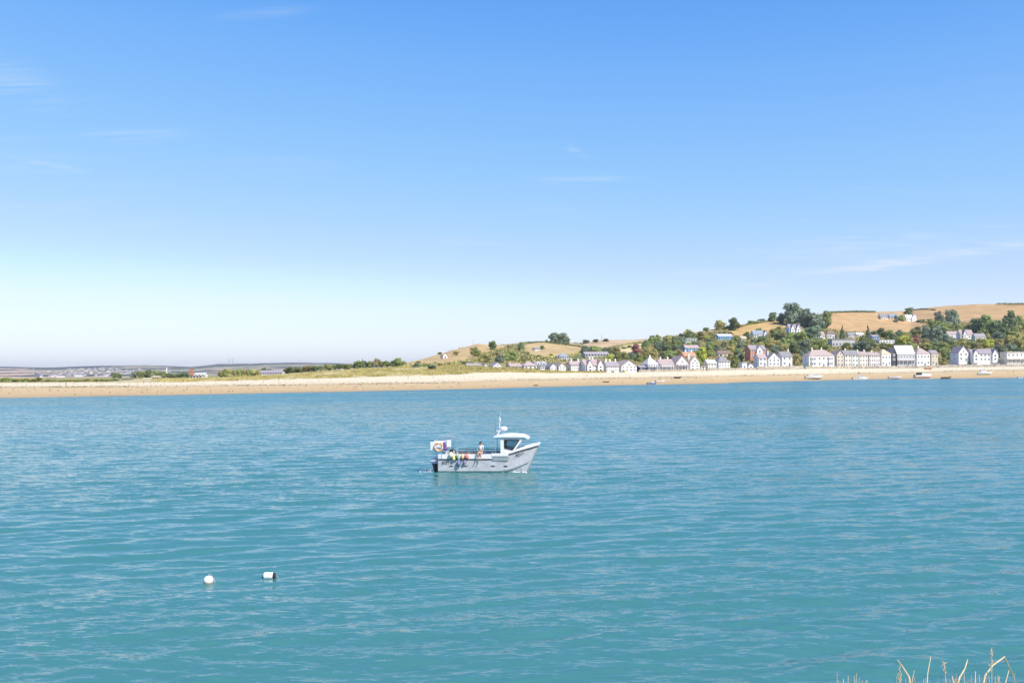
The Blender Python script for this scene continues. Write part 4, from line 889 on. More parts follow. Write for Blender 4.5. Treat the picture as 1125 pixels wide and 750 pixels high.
# dune grass, undergrowth
def stuff(name, V, Fc, m): return struct(link(name, mesh_np(name, V, Fc, m)), 'stuff')
def grass_tufts(pos, h, wdt, nb, r):
    n = len(pos); k = nb
    p = np.repeat(pos, k, 0) + np.concatenate([r.normal(0, .28, (n * k, 2)), np.zeros((n * k, 1))], 1)
    a = r.uniform(0, 2 * PI, n * k); d = np.stack([np.cos(a), np.sin(a), 0 * a], 1); hh = np.repeat(h, k)[:, None] * r.uniform(.6, 1.2, (n * k, 1))
    lean = r.normal(0, .35, (n * k, 3)) * hh; lean[:, 2] = 0
    up = np.array([0, 0, 1.0]) * hh
    V = np.stack([p - d * wdt, p + d * wdt, p + up * .6 + lean * .4 + d * wdt * .6, p + up + lean], 1).reshape(-1, 3)
    return V, np.arange(4 * n * k).reshape(-1, 4)
def ground_np(u, t):
    k = knots(u); kp = np.array([a for a, b in k]); ky = np.array([b for a, b in k]); i = np.clip(t.astype(int), 0, 3); f = t - i; c = np.arange(len(u))
    py_ = kp[i, c] + (kp[i + 1, c] - kp[i, c]) * f; Y_ = ky[i, c] + (ky[i + 1, c] - ky[i, c]) * f
    dx, dy = u - CX, CY - py_
    return np.stack([(dx * cr + dy * sr) * Y_ / F, Y_, CAMH + (dy * cr - dx * sr) * Y_ / F], 1), py_
r = np.random.default_rng(4); N_ = 34000
u = r.uniform(165, 665, N_); t_ = r.uniform(2.0, 3.08, N_); P_, _ = ground_np(u, t_)
nv = fbm(P_[:, 0] / 9, P_[:, 1] / 9, 41); ok = (nv + (t_ - 2.0) * 1.6 > 0.10) & ((u > 300) | (r.random(N_) < (u - 165) / 150))
pos = P_[ok]; hgt_ = (0.95 + .45 * nv[ok]) * np.where((u[ok] > 495) & (t_[ok] > 2.45), 1.75, 1.0)
V, Fc = grass_tufts(pos, hgt_, .10, 6, r)
stuff('dune_grass', V, Fc, mat_leaf('marram', (0.30, 0.31, 0.07), (0.86, 0.76, 0.30), 0.22))
N_ = 30000; u = r.uniform(445, 1190, N_); t_ = 3 + r.random(N_); P_, pyy = ground_np(u, t_)
ok = np.ones(N_, bool)
for Pg in FIELD: ok &= ~inpoly(u, pyy, Pg)
ok &= (u > 700) | (r.random(N_) > .74); ok &= (u <= 600) | (fbm(P_[:, 0] / 40, P_[:, 1] / 40, 51) > -.45)
pos = P_[ok]
kk_ = 9
C_ = np.repeat(pos, kk_, 0) + r.normal(0, 1, (len(pos) * kk_, 3)) * [1.1, 1.3, .55] + [0, 0, .5]; N_ = r.normal(0, 1, C_.shape); N_[:, 2] = np.abs(N_[:, 2])
V, Fc = leaves_at(C_, N_, .55, r); stuff('undergrowth', V, Fc, mat_leaf('scrub', (0.205, 0.198, 0.070), (0.503, 0.397, 0.166), 0.03))

# ------------------------------------------------------------------ far town, masts, tower, sea wall
TW = [mat('town_wall', (0.62, 0.60, 0.60), 0.8, 0.05, 0.2, rnd_obj=0.3), mat('town_roof', (0.30, 0.26, 0.28), 0.8, 0.1, 0.2)]
tm = MB().box(-5, 5, 0, 8, -3, 5).mesh('far_house', TW[0])
rm_ = MB().poly([(-5.6, 5), (5.6, 5), (0, 8)], -.4, 8.4).mesh('roof', TW[1])
rT = random.Random(12)
LAB = 'tiny white house of the far hazy town across the estuary'
for _ in range(110):
    u = rT.gauss(95, 28) if rT.random() < .75 else rT.uniform(20, 200); f = rT.uniform(.03, .8) ** 1.3
    if not -5 < u < 215: continue
    p = far_ground(u, f); o = link('far_house', tm, None, p - Vector((0, 0, .5))); s = rT.uniform(.7, 1.5); o.scale = (s * rT.uniform(.8, 1.8), s, s * .8); o.rotation_euler = (0, 0, rT.uniform(-.8, .8))
    tag(o, LAB, 'house', 'far town across the estuary'); link('roof', rm_, o)
rd = random.Random(5)
M_STEEL = mat('weathered_steel', (0.40, 0.40, 0.43), 0.6, 0.1, 2, 0.4); M_RED = mat('signal_red', (0.55, 0.12, 0.08), 0.6, 0.1)
def mast(px, yb, yt, Y, label, wid=1.5, m=M_STEEL, name='mast', cat='mast'):
    p = at(px, yb, Y); h = (yb - yt) * Y / F; r = empty(name, p, 0, label, cat)
    a = MB()
    for sx in (-1, 1):
        for sy in (-1, 1): a.tube([(sx * wid, sy * wid, -1), (sx * wid * .25, sy * wid * .25, h)], wid * .13, 5)
    n = max(4, int(h / 5))
    for i in range(n):
        z0, z1 = h * i / n, h * (i + 1) / n; w0 = wid * (1 - .75 * z0 / h); w1 = wid * (1 - .75 * z1 / h)
        for sy in (-1, 1): a.tube([(-w0, sy * w0, z0), (w1, sy * w1, z1)], wid * .07, 4); a.tube([(w0, sy * w0, z0), (-w1, sy * w1, z1)], wid * .07, 4)
    a.build('lattice', m, r); MB().tube([(0, 0, h - .5), (0, 0, h * 1.1)], wid * .12, 6).build('antenna', m, r)
    return r
mast(251.5, 400.4, 393.5, 7600, 'left one of two hair thin masts on the far skyline', 4.0)
mast(255.5, 400.4, 393.5, 7600, 'right one of two hair thin masts on the far skyline', 4.0)
mast(520, 378.6, 372.5, 1000, 'thin mast on the crest of the brown hill', .45)
mast(411.5, 403, 394.6, 690, 'thin pole mast above the dune wood', .3)
mast(661, 374, 366.5, 1190, 'thin mast on the skyline behind the tan fields', .5)
# white slender tower on the low ground and the reddish tower beside it
p = at(183, 415.5, 1150); k = 1.15
r_ = empty('lighthouse', p, 0, 'slender pale tower with a small lantern standing behind the left dunes', 'tower')
hT = 14.5 * k
MB().lathe([(0, 0), (1.5, 0), (1.15, hT * .3), (.95, hT * .75), (1.5, hT * .78), (1.5, hT * .82), (0, hT * .82)], n=14).build('tower_shaft', mat('render_lilacwhite', (.66, .62, .68), .8), r_)
MB().lathe([(0, hT * .822), (.8, hT * .822), (.8, hT * .92), (1.1, hT * .925), (.2, hT), (0, hT)], n=12).build('lantern', mat('lantern_dark', (.22, .22, .28), .5), r_)
p = at(210, 415, 700); r_ = empty('brick_tower', p, 0, 'narrow rust red tower beyond the left beach', 'tower'); hT = 9.5 * .7
MB().box(-1.1, 1.1, 0, 2.2, -1, hT).build('wall', wallm('brick'), r_); MB().add([(-1.3, -.2, hT + .002), (1.3, -.2, hT + .002), (1.3, 2.4, hT + .002), (-1.3, 2.4, hT + .002), (0, 1.1, hT + 1.4)], [(3, 2, 1, 0), (0, 1, 4), (1, 2, 4), (2, 3, 4), (3, 0, 4)]).build('roof', roofm('brown'), r_)
for z in (2.0, 4.3): window(r_, 0, 0, z, .7, .9, 0, False)
# chalets scattered on the left sands
for i, (x, y, w_, lab) in enumerate([(161, 418.6, 9, 'pale sandy building at the back of the beach left of the slender tower'), (171, 416.4, 8, 'dark mouthed pale hut just left of the slender tower')]):
    house('beach_hut', 'beach hut', lab, 'pale beach hut', x - w_ / 2, x + w_ / 2, y, y - 2.2, y - 3.4, 'side', 'cream' if i == 0 else 'tan', 'ochre', 3, 1, Y=610 + 90 * i, dep=6, frame=False, door=False, yaw=0)
# stone sea wall along the head of the beach
M_STONE = mat('sea_wall_stone', (0.40, 0.35, 0.28), 0.9, 0.5, 0.5)
def wallrun(label, u0, u1, h0, off, group='sea walls'):
    st = np.arange(u0, u1 + .1, 3.0); mb = MB(); pts = []
    for u in st:
        q = ground(u, 2.04 + off); pts.append((q, ground(u, 2.1 + off)))
    base_ = pts[0][0].copy(); V = []
    for a, b in pts:
        z0 = a.z - 1.0; z1 = a.z + h0
        a2 = a - base_; V += [(a2.x, a2.y, z0 - base_.z), (a2.x, a2.y, z1 - base_.z), (a2.x, a2.y + .6, z1 - base_.z), (a2.x, a2.y + .6, z0 - base_.z)]
    n = len(pts); Fc = [(0, 1, 2, 3), tuple(4 * (n - 1) + i for i in (3, 2, 1, 0))]
    for i in range(n - 1):
        for j in range(3): Fc.append((4 * i + j, 4 * i + 4 + j, 4 * i + 5 + j, 4 * i + 1 + j))
    o = mb.add(V, Fc).build('sea_wall', M_STONE, None); o.location = base_; tag(o, label, 'wall', group)
wallrun('brown stone sea wall below the white houses left of the shore trees', 702, 776, 1.3, 0)
wallrun('brown stone sea wall below the grey hipped house and the sheds', 777, 831, 1.5, 0)
wallrun('garden sea wall below the chapel like house', 832, 884, 2.3, .0)
wallrun('low sea wall in front of the terrace and the pale roofed block', 885, 1030, 1.8, .0)
wallrun('low sea wall at the right edge of the beach', 1031, 1180, 1.7, .0)

# ------------------------------------------------------------------ boats
def hull_mesh(L, B, D, bow=.25, stern=.9, sheer=.25, dead=.25):
    """open hull: bow at +x, keel line on z=0"""
    n = 15; secs = []
    for i in range(n):
        t = i / (n - 1); x = -L / 2 + L * t
        b = B / 2 * (stern + (1 - stern) * math.sin(min(1, t / .55) * PI / 2)) * (1 - max(0, (t - .5) / .5) ** 2.3)
        b = max(b, .015); zd = D * (1 + sheer * (max(0, t - .2) / .8) ** 2); zk = D * .75 * max(0, (t - .82) / .18) ** 2
        xo = L * .06 * max(0, (t - .6) / .4)
        secs.append([(x, 0, zk), (x + xo * .3, b * .72, zk + (zd - zk) * dead), (x + xo, b, zd)])
    m = MB(); V = []; Fc = []
    for s in secs: V += [(s[2][0], -s[2][1], s[2][2]), (s[1][0], -s[1][1], s[1][2]), s[0], s[1], s[2]]
    for i in range(n - 1):
        for j in range(4): Fc.append((5 * i + j, 5 * i + 5 + j, 5 * i + 6 + j, 5 * i + 1 + j))
        Fc.append((5 * i + 4, 5 * i + 9, 5 * i + 5, 5 * i))
    Fc.append((0, 1, 2, 3, 4)); Fc.append(tuple(5 * (n - 1) + j for j in (4, 3, 2, 1, 0)))
    return m.add(V, Fc), secs
GEL = mat('gelcoat_white', (0.80, 0.80, 0.79), 0.35, 0.05, 1.5); ANTI = mat('antifoul_blue', (0.05, 0.10, 0.28), 0.7, 0.15); REDB = mat('antifoul_red', (0.38, 0.07, 0.05), 0.7, 0.2)
GRN = mat('hull_green', (0.06, 0.30, 0.22), 0.5, .1); DARK = mat('dark_fittings', (0.03, 0.03, 0.035), 0.5, .1); TIMB = mat('brown_timber', (0.22, 0.12, 0.07), 0.7, .2, 4); SCRN = glassy('screen_glass', (0.05, 0.10, 0.14)); BLU = mat('hull_blue', (0.07, 0.13, 0.36), .4, .1)
def boat(kind, px, py, Lpx, label, hullm=GEL, bottom=ANTI, yaw=0, Yb=None, flip=False, group='boats along the far beach'):
    p = gy(px, py) if Yb is None else at(px, py, Yb); k = p.y / F; L = Lpx * k * .98; B = L * .34; D = L * .175
    r = empty(kind, p, yaw + (PI if flip else 0), label, 'boat', group)
    m, secs = hull_mesh(L, B, D); m.build('hull', hullm, r)
    # painted bottom
    m = MB(); V = []; Fc = []; n = len(secs)
    for s in secs:
        a, b = Vector(s[0]), Vector(s[1]); c = b.lerp(Vector(s[2]), .12)
        V += [(c.x, -c.y - .02, c.z), (b.x, -b.y - .02, b.z - .02), (a.x, 0, a.z - .02), (b.x, b.y + .02, b.z - .02), (c.x, c.y + .02, c.z)]
    for i in range(n - 1):
        for j in range(4): Fc.append((5 * i + j, 5 * i + 5 + j, 5 * i + 6 + j, 5 * i + 1 + j))
    m.add(V, Fc).build('keel', bottom, r)
    if kind in ('motor_cruiser', 'cabin_boat', 'fishing_boat'):
        cs, ce, ch = {'motor_cruiser': (-.14, .30, .14), 'cabin_boat': (-.06, .22, .17), 'fishing_boat': (-.3, -.0, .23)}[kind]
        MB().poly([(L * cs, D * .98), (L * (ce + .1), D * 1.08), (L * ce * .9, D + L * ch * .75), (L * (cs + .08), D + L * ch), (L * cs, D + L * ch)], -B * .31, B * .31).build('cabin', GEL, r, bevel=.04)
        MB().poly([(L * (cs + .02), D + L * ch * .52), (L * ce * .97, D + L * ch * .50), (L * ce * .86, D + L * ch * .72), (L * (cs + .03), D + L * ch * .8)], -B * .318, B * .318).build('windscreen', SCRN, r)
        MB().tube([(L * .2, -B * .36, D * 1.15), (L * .25, -B * .36, D + .7), (L * .45, -.1, D * 1.2 + .7), (L * .45, .1, D * 1.2 + .7), (L * .25, B * .36, D + .7), (L * .2, B * .36, D * 1.15)], .025, 5).build('rail', M_STEEL, r)
        if kind == 'motor_cruiser':
            MB().poly([(-L * .36, D), (-L * .12, D), (-L * .1, D + L * .14), (-L * .33, D + L * .12)], -B * .36, B * .36).build('canopy', DARK if bottom is REDB else mat('canvas_cream', (.62, .58, .5), .9), r, bevel=.05)
    if kind in ('fishing_boat', 'sailing_dinghy'):
        MB().tube([(-L * .02, 0, D), (-L * .02, 0, D + L * (.75 if kind == 'sailing_dinghy' else .5))], [.05, .03], 6).build('mast', M_STEEL, r)
    if kind in ('open_boat', 'rowing_boat', 'sailing_dinghy'):
        s_ = MB()
        for x in (-.25, .05, .28): s_.box(L * x - .12, L * x + .12, -B * .4 * (1 - max(0, x)), B * .4 * (1 - max(0, x)), D * 1.02, D * 1.02 + .05)
        s_.build('thwart', TIMB, r)
    if kind in ('motor_cruiser', 'open_boat', 'cabin_boat'):
        MB().box(-L / 2 - .35, -L / 2 - .02, -.18, .18, D * .25, D * 1.25).build('outboard_motor', DARK, r, bevel=.06)
    return r
boat('motor_cruiser', 894, 416.3, 18.5, 'white motor cruiser with a dark stern, leftmost of the white cruisers on the beach', GEL, DARK, -.1)
boat('cabin_boat', 945, 417.6, 16.5, 'white cabin boat at the water edge below the pink terrace', GEL, mat('antifoul_grey', (.25, .28, .33), .7), -.15, Yb=561)
boat('open_boat', 983, 416, 13.5, 'small open boat with a dark blue hull beached below the pale roofed block', GEL, BLU, -.12)
boat('motor_cruiser', 1014, 415, 19.5, 'white motor cruiser with red bottom stripe and dark rear canopy', GEL, REDB, .05)
boat('rowing_boat', 1039.5, 416.2, 11, 'long low brown rowing boat beside the red striped cruiser', TIMB, TIMB, .05)
boat('fishing_boat', 1082, 411.5, 15, 'pale fishing boat with green bottom and thin mast high on the beach', GEL, GRN, -.1)
boat('cabin_boat', 1119, 418.4, 15, 'white and blue cabin boat afloat at the right edge of the picture', GEL, BLU, -.1, Yb=575)
boat('cabin_boat', 716, 422.4, 11, 'small dark blue hulled boat lying left of a white one at the beach edge', BLU, BLU, .3, Yb=448)
boat('open_boat', 725.5, 419.6, 10, 'small white open boat lying right of the dark blue one', GEL, GEL, .1)
boat('rowing_boat', 666, 420, 7.5, 'little brown rowing boat pulled up on the orange sand', TIMB, TIMB, .1)
boat('open_boat', 744.5, 415.4, 8.5, 'small dark boat with gear in it halfway up the beach', DARK, DARK, .3)
boat('rowing_boat', 588.5, 423.6, 5, 'tiny dark dinghy at the water edge left of the village', DARK, DARK, 0)
boat('rowing_boat', 1020, 405.4, 9, 'orange rowing boat at the head of the beach by the white parked boats', mat('orange_paint', (.55, .2, .08), .6), TIMB, 0)
for i, (x, lab) in enumerate([(1028, 'leftmost of three boats parked under covers by the slipway'), (1038.5, 'middle one of three boats parked under covers by the slipway'), (1050, 'rightmost of three boats parked under covers by the slipway')]):
    b_ = boat('open_boat', x, 404.2 - i * .2, 10.5, lab, mat('tarp_grey', (.45, .46, .5), .8) if i < 2 else GEL, GEL, .3 * i - .3, Yb=FY(x) - 3, group='boats parked by the slipway')

# ------------------------------------------------------------------ people
SKIN = mat('skin', (0.52, 0.31, 0.21), 0.55, 0.06, 6)
def skinned(name, V, E, R, m, sub=1, parent=None):
    me = bpy.data.meshes.new(name); me.from_pydata(V, E, []); me.update()
    o = bpy.data.objects.new(name, me); COL.objects.link(o)
    md = o.modifiers.new('s', 'SKIN'); md.use_smooth_shade = True
    if sub: ms = o.modifiers.new('u', 'SUBSURF'); ms.levels = sub; ms.render_levels = sub
    sv = me.skin_vertices[0].data
    for i, rr_ in enumerate(R):
        sv[i].radius = (rr_, rr_) if not isinstance(rr_, tuple) else rr_; sv[i].use_root = (i == 0)
    bpy.context.view_layer.update(); dg_ = bpy.context.evaluated_depsgraph_get()
    nm = bpy.data.meshes.new_from_object(o.evaluated_get(dg_)); nm.name = name; bpy.data.objects.remove(o)
    nm.materials.clear(); nm.materials.append(m); return link(name, nm, parent)
def person(loc, rz, pose, label, shirt, lower, hairc=(0.03, 0.02, 0.015), group=None, hat=False, name='person'):
    """pose: dict of joints in metres, x forward, y left, z up"""
    J = pose; r = empty(name, loc, rz, label, 'person', group)
    names = ['pelvis', 'waist', 'chest', 'neckb', 'neck', 'head0', 'head1', 'shL', 'elL', 'wrL', 'shR', 'elR', 'wrR', 'hipL', 'knL', 'anL', 'toL', 'hipR', 'knR', 'anR', 'toR']
    R0 = dict(pelvis=(.14, .10), waist=(.125, .095), chest=(.155, .11), neckb=(.08, .07), neck=.052, head0=.078, head1=.088, shL=.056, shR=.056, elL=.042, elR=.042, wrL=.028, wrR=.028, hipL=.088, hipR=.088, knL=.058, knR=.058, anL=.038, anR=.038, toL=.034, toR=.034)
    E = [(0, 1), (1, 2), (2, 3), (3, 4), (4, 5), (5, 6), (3, 7), (7, 8), (8, 9), (3, 10), (10, 11), (11, 12), (0, 13), (13, 14), (14, 15), (15, 16), (0, 17), (17, 18), (18, 19), (19, 20)]
    V = [Vector(J[n]) for n in names]; R = [R0[n] for n in names]; E = list(E)
    for wi, ei in ((9, 8), (12, 11)):
        d = (V[wi] - V[ei]).normalized(); s = d.orthogonal().normalized(); q = len(V)
        V.append(V[wi] + d * .08); R.append(.033); E.append((wi, q))
        for f_ in range(4):
            o_ = s * (f_ - 1.5) * .02; l = (.055, .07, .075, .06)[f_]; b_ = len(V)
            V += [V[q] + o_ + d * l * .5, V[q] + o_ + d * l + d.cross(s) * .02]; R += [.009, .008]; E += [(q, b_), (b_, b_ + 1)]
        b_ = len(V); V += [V[wi] + d * .05 + s * .045]; R += [.010]; E += [(wi, b_)]
    body = skinned('body', V, E, R, SKIN, 1, r)
    hc = (Vector(J['head0']) + Vector(J['head1'])) / 2; up = (Vector(J['head1']) - Vector(J['head0'])).normalized()
    MB().ell((hc.x - .014, hc.y, hc.z + .045), (.108, .098, .092), 14, 8).build('hair', mat('hair_%d' % int(hairc[0] * 1000), hairc, .7), r, smooth=True)
    if hat: MB().ell((hc.x, hc.y, hc.z + .075), (.112, .104, .07)).lathe([(0, 0), (.19, 0), (.19, .012), (0, .014)], (hc.x, hc.y, hc.z + .06)).build('hat', mat('hat_white', (.75, .73, .7), .8), r)
    f_ = MB().ell((hc.x + .088, hc.y, hc.z - .018), (.016, .012, .02), 8, 6)
    for sy in (-1, 1): f_.ell((hc.x + .0, hc.y + sy * .092, hc.z - .01), (.02, .012, .03), 8, 6)
    f_.build('face', SKIN, r, smooth=True)
    e_ = MB()
    for sy in (-1, 1): e_.ell((hc.x + .08, hc.y + sy * .033, hc.z + .012), (.01, .011, .008), 8, 6)
    e_.ell((hc.x + .083, hc.y, hc.z - .055), (.008, .026, .006), 8, 6).build('eyes_and_mouth', mat('eye_dark', (.08, .03, .03), .4), r)
    mid = lambda a, b, t: Vector(J[a]).lerp(Vector(J[b]), t)
    if shirt:
        SV = [Vector(J['waist']) * .7 + Vector(J['pelvis']) * .3, Vector(J['waist']), Vector(J['chest']), Vector(J['neckb']) * .9 + Vector(J['chest']) * .1, Vector(J['shL']), mid('shL', 'elL', .55), Vector(J['shR']), mid('shR', 'elR', .55)]
        skinned('shirt', SV, [(0, 1), (1, 2), (2, 3), (3, 4), (4, 5), (3, 6), (6, 7)], [(.155, .12), (.145, .115), (.172, .128), (.10, .09), .07, .058, .07, .058], mat('shirt_%d_%d_%d' % tuple(int(c * 100) for c in shirt), shirt, .85, .08, 5), 1, r)
    if lower:
        t_ = .95 if lower[1] else .6
        kl = [mid('hipL', 'knL', t_ if not lower[1] else 1), mid('hipR', 'knR', t_ if not lower[1] else 1)]
        SV = [Vector(J['pelvis']), Vector(J['pelvis']) * .6 + Vector(J['waist']) * .4, Vector(J['hipL']), kl[0], Vector(J['hipR']), kl[1]]; Es = [(0, 1), (0, 2), (2, 3), (0, 4), (4, 5)]; Rs = [(.16, .12), (.145, .115), .10, .078, .10, .078]
        if lower[1]: SV += [mid('knL', 'anL', .9), mid('knR', 'anR', .9)]; Es += [(3, 6), (5, 7)]; Rs += [.055, .055]
        skinned('trousers' if lower[1] else 'shorts', SV, Es, Rs, mat('lower_%d_%d_%d' % tuple(int(c * 100) for c in lower[0]), lower[0], .85, .08, 5), 1, r)
    return r
def stand(walk=0.0, arm=0.1):
    w_ = walk
    return dict(pelvis=(0, 0, .95), waist=(0, 0, 1.10), chest=(0.01, 0, 1.32), neckb=(0, 0, 1.46), neck=(.01, 0, 1.52), head0=(.02, 0, 1.60), head1=(.02, 0, 1.68), shL=(0, .17, 1.42), elL=(-.02 - w_ * .3, .22, 1.15), wrL=(arm, .23, .92), shR=(0, -.17, 1.42), elR=(-.02 + w_ * .3, -.22, 1.15), wrR=(arm + w_ * .3, -.23, .93),
                hipL=(0, .09, .90), knL=(.02 + w_ * .5, .10, .50), anL=(w_, .10, .08), toL=(w_ + .14, .11, .04), hipR=(0, -.09, .90), knR=(.02 - w_ * .1, -.10, .50), anR=(-w_, -.10, .08), toR=(-w_ + .14, -.11, .04))
seatp = dict(pelvis=(0, 0, .08), waist=(.0, 0, .24), chest=(.05, 0, .44), neckb=(.07, 0, .57), neck=(.09, 0, .62), head0=(.12, 0, .69), head1=(.125, 0, .77), shL=(.06, .17, .53), elL=(.12, .23, .28), wrL=(.32, .16, .22), shR=(.06, -.17, .53), elR=(.10, -.24, .28), wrR=(.32, -.14, .22),
             hipL=(.06, .09, .06), knL=(.40, .11, .04), anL=(.36, .12, -.38), toL=(.50, .13, -.42), hipR=(.06, -.09, .06), knR=(.40, -.10, .04), anR=(.40, -.11, -.38), toR=(.54, -.12, -.42))

people = [(237, 420.4, (.60, .10, .07), 'person in a bright red top on the pale left sand', None), (216.5, 420.6, (.10, .10, .14), 'person in dark clothes on the pale sand left of the red one', None), (158, 422, (.16, .10, .08), 'left one of two people walking below the pale hut on the left beach', None), (165.5, 421.8, (.14, .14, .16), 'right one of two people walking below the pale hut on the left beach', None),
          (72.5, 424.6, (.08, .08, .10), 'lone dark figure on the far left sand', None), (306, 419.2, (.08, .09, .16), 'person in navy on the pale sand below the start of the dunes', None), (289.5, 420, (.50, .42, .34), 'person in pale clothes left of the navy one below the dunes', None),
          (448.4, 417.2, (.07, .07, .09), 'dark figure on the dry sand below the middle of the dunes', None), (391, 427.6, (.50, .22, .14), 'person in orange wading at the water edge below the dunes', None), (645, 414.5, (.14, .12, .2), 'person in dark blue on the sand below the pink twin gabled villa', None), (692, 415.2, (.30, .18, .2), 'person on the sand below the house with the pointed gable', None),
          (850, 413, (.4, .3, .2), 'person in tan on the sand below the chapel like house', None), (913, 409.3, (.55, .5, .4), 'person in pale clothes below the large bay windowed villa', None), (943.5, 410.6, (.62, .20, .08), 'person in an orange top behind the cabin boat below the terrace', None), (1039, 409, (.12, .1, .12), 'dark figure on the sand above the brown rowing boat', None), (1113.5, 409.5, (.14, .13, .2), 'dark figure on the sand at the far right', None), (1022, 407.6, (.62, .25, .1), 'person in orange beside the orange rowing boat', None)]
for i, (x, y, cs, lab, _) in enumerate(people):
    person(gy(x, y), rd.uniform(0, 6.28), stand(.18 if i % 2 else .05, .1), lab, cs, ((.08, .09, .14) if i % 3 else (.4, .36, .3), False), group='people on the far beach')
for i, (x, y) in enumerate([(786.5, 421.6), (790, 421.4), (793.5, 421.5), (798.6, 420.8)]):
    q = at(x, y, 440); person(Vector((q.x, q.y, -.95)), rd.uniform(0, 6.28), stand(.05, .2), f"{['leftmost', 'second', 'third', 'rightmost'][i]} of four bathers standing in the shallows below the grey hipped house", (.7, .68, .66) if i > 1 else None, ((.5, .45, .45), False), group='bathers in the shallows')
# gulls resting at the edge
GW = mat('gull_white', (.8, .8, .8), .7); GG = mat('gull_grey', (.35, .37, .4), .7)
for i, (x, y) in enumerate([(395.2, 427.2), (408.6, 427.4), (411.5, 427), (414.2, 427.3)]):
    g_ = empty('gull', gy(x, y), .4 * i, ['white gull on the wet sand beside the wading person, apart from the other three', 'leftmost of three white gulls close together on the wet sand', 'middle of three white gulls close together on the wet sand', 'rightmost of three white gulls close together on the wet sand'][i], 'bird', 'gulls at the water edge')
    MB().ell((0, 0, .24), (.26, .11, .12)).ell((.24, 0, .36), (.08, .06, .065)).ell((.15, 0, .3), (.1, .06, .09)).tube([(.3, 0, .35), (.38, 0, .33)], [.02, .008], 5).tube([(0, .04, .15), (0, .04, 0)], .012, 4).tube([(0, -.04, .15), (0, -.04, 0)], .012, 4).build('body', GW, g_, smooth=True)
    for s in (-1, 1): MB().ell((-.07, s * .09, .27), (.27, .03, .08)).build('wing', GG, g_, smooth=True)

# ------------------------------------------------------------------ the fishing boat in mid channel
B0 = Vector(((481.4 - CX) / F * 67.6, 68.8, 0.0)); BYAW = math.radians(-4)
BM = Matrix.Translation(B0) @ Matrix.Rotation(BYAW, 4, 'Z')
def onb(x, y, z): return BM @ Vector((x, y, z))
boat_r = empty('fishing_boat', B0, BYAW, 'pale grey twin hulled fishing boat with a wheelhouse under way in mid channel', 'fishing boat')
HG = mat('hull_pale_grey', (0.46, 0.465, 0.49), 0.45, 0.22, 1.6); HW = mat('topside_white', (0.73, 0.73, 0.73), 0.4, 0.05, 2); HD = mat('rubber_black', (0.025, 0.027, 0.03), 0.6, 0.2); HP = mat('panel_grey', (0.27, 0.32, 0.34), 0.5, 0.1); ALU = mat('aluminium', (0.55, 0.57, 0.60), 0.35, 0.1, 4, 0.8)
def zd(x): return float(np.interp(x, (0, 5.1, 5.5, 6.0, 6.8, 7.25, 7.49), (1.33, 1.34, 1.42, 1.58, 1.79, 1.92, 1.98)))
def yb_(x): return float(np.interp(x, (0, .6, 5, 6, 7, 7.49), (1.2, 1.25, 1.25, 1.17, 1.0, .86)))
def zk(x): return float(np.interp(x, (0, 5.6, 6.3, 6.62, 7.0, 7.49), (-.35, -.35, -.22, 0.05, 0.9, 1.92)))
def zc(x): return float(np.interp(x, (0, 4.6, 5.4, 6.0, 6.6, 7.49), (.10, .10, .26, .50, .80, 1.93)))
def zt(x): return float(np.interp(x, (0, 5.5, 6.6, 7.49), (.3, .42, 1.0, 1.92)))
xs_ = [0, .3, .8, 1.6, 2.4, 3.2, 4.0, 4.6, 5.1, 5.5, 5.8, 6.1, 6.35, 6.6, 6.8, 7.0, 7.2, 7.37, 7.49]
secs = []
for x in xs_:
    b_ = yb_(x); c_ = b_ - float(np.interp(x, (0, 4.6, 6.6, 7.49), (.03, .03, .09, .0))); ky_ = float(np.interp(x, (0, 5, 6.6, 7.49), (.86, .86, .84, .84)))
    fl = .45 if x < 5.0 else zd(x) + .03
    secs.append([(x, 0, zt(x)), (x, .42 if x < 7.3 else .5, zt(x)), (x, ky_, zk(x)), (x, c_, zc(x)), (x, b_, zd(x)), (x, b_ - .09, zd(x)), (x, b_ - .1, fl), (x, 0, fl + (.0 if x < 5 else .06))])
mb = MB(); n = len(secs); V = []; Fc = []
ring = 14
for s in secs: V += s[:8] + [(a[0], -a[1], a[2]) for a in s[6:0:-1]]
for i in range(n - 1):
    for j in range(ring):
        j2 = (j + 1) % ring; Fc.append((ring * i + j, ring * i + ring + j, ring * i + ring + j2, ring * i + j2))
Fc.append(tuple(range(ring))); Fc.append(tuple(ring * (n - 1) + j for j in range(ring - 1, -1, -1)))
mb.add(V, Fc).build('hull', HG, boat_r)
def side(xa, xb, fz, r_, m, name, off=.02, n=24, parent=boat_r, both=True):
    t_ = MB()
    for s in ((-1, 1) if both else (-1,)):
        t_.tube([(xa + (xb - xa) * i / n, s * (yb_(xa + (xb - xa) * i / n) + off), fz(xa + (xb - xa) * i / n)) for i in range(n + 1)], r_, 6)
    return t_.build(name, m, parent)
side(.05, 4.15, lambda x: .97, .035, HD, 'rubbing_strake', .01)
side(5.25, 7.44, lambda x: zd(x) - .07, .035, HD, 'sheer_stripe', .01)
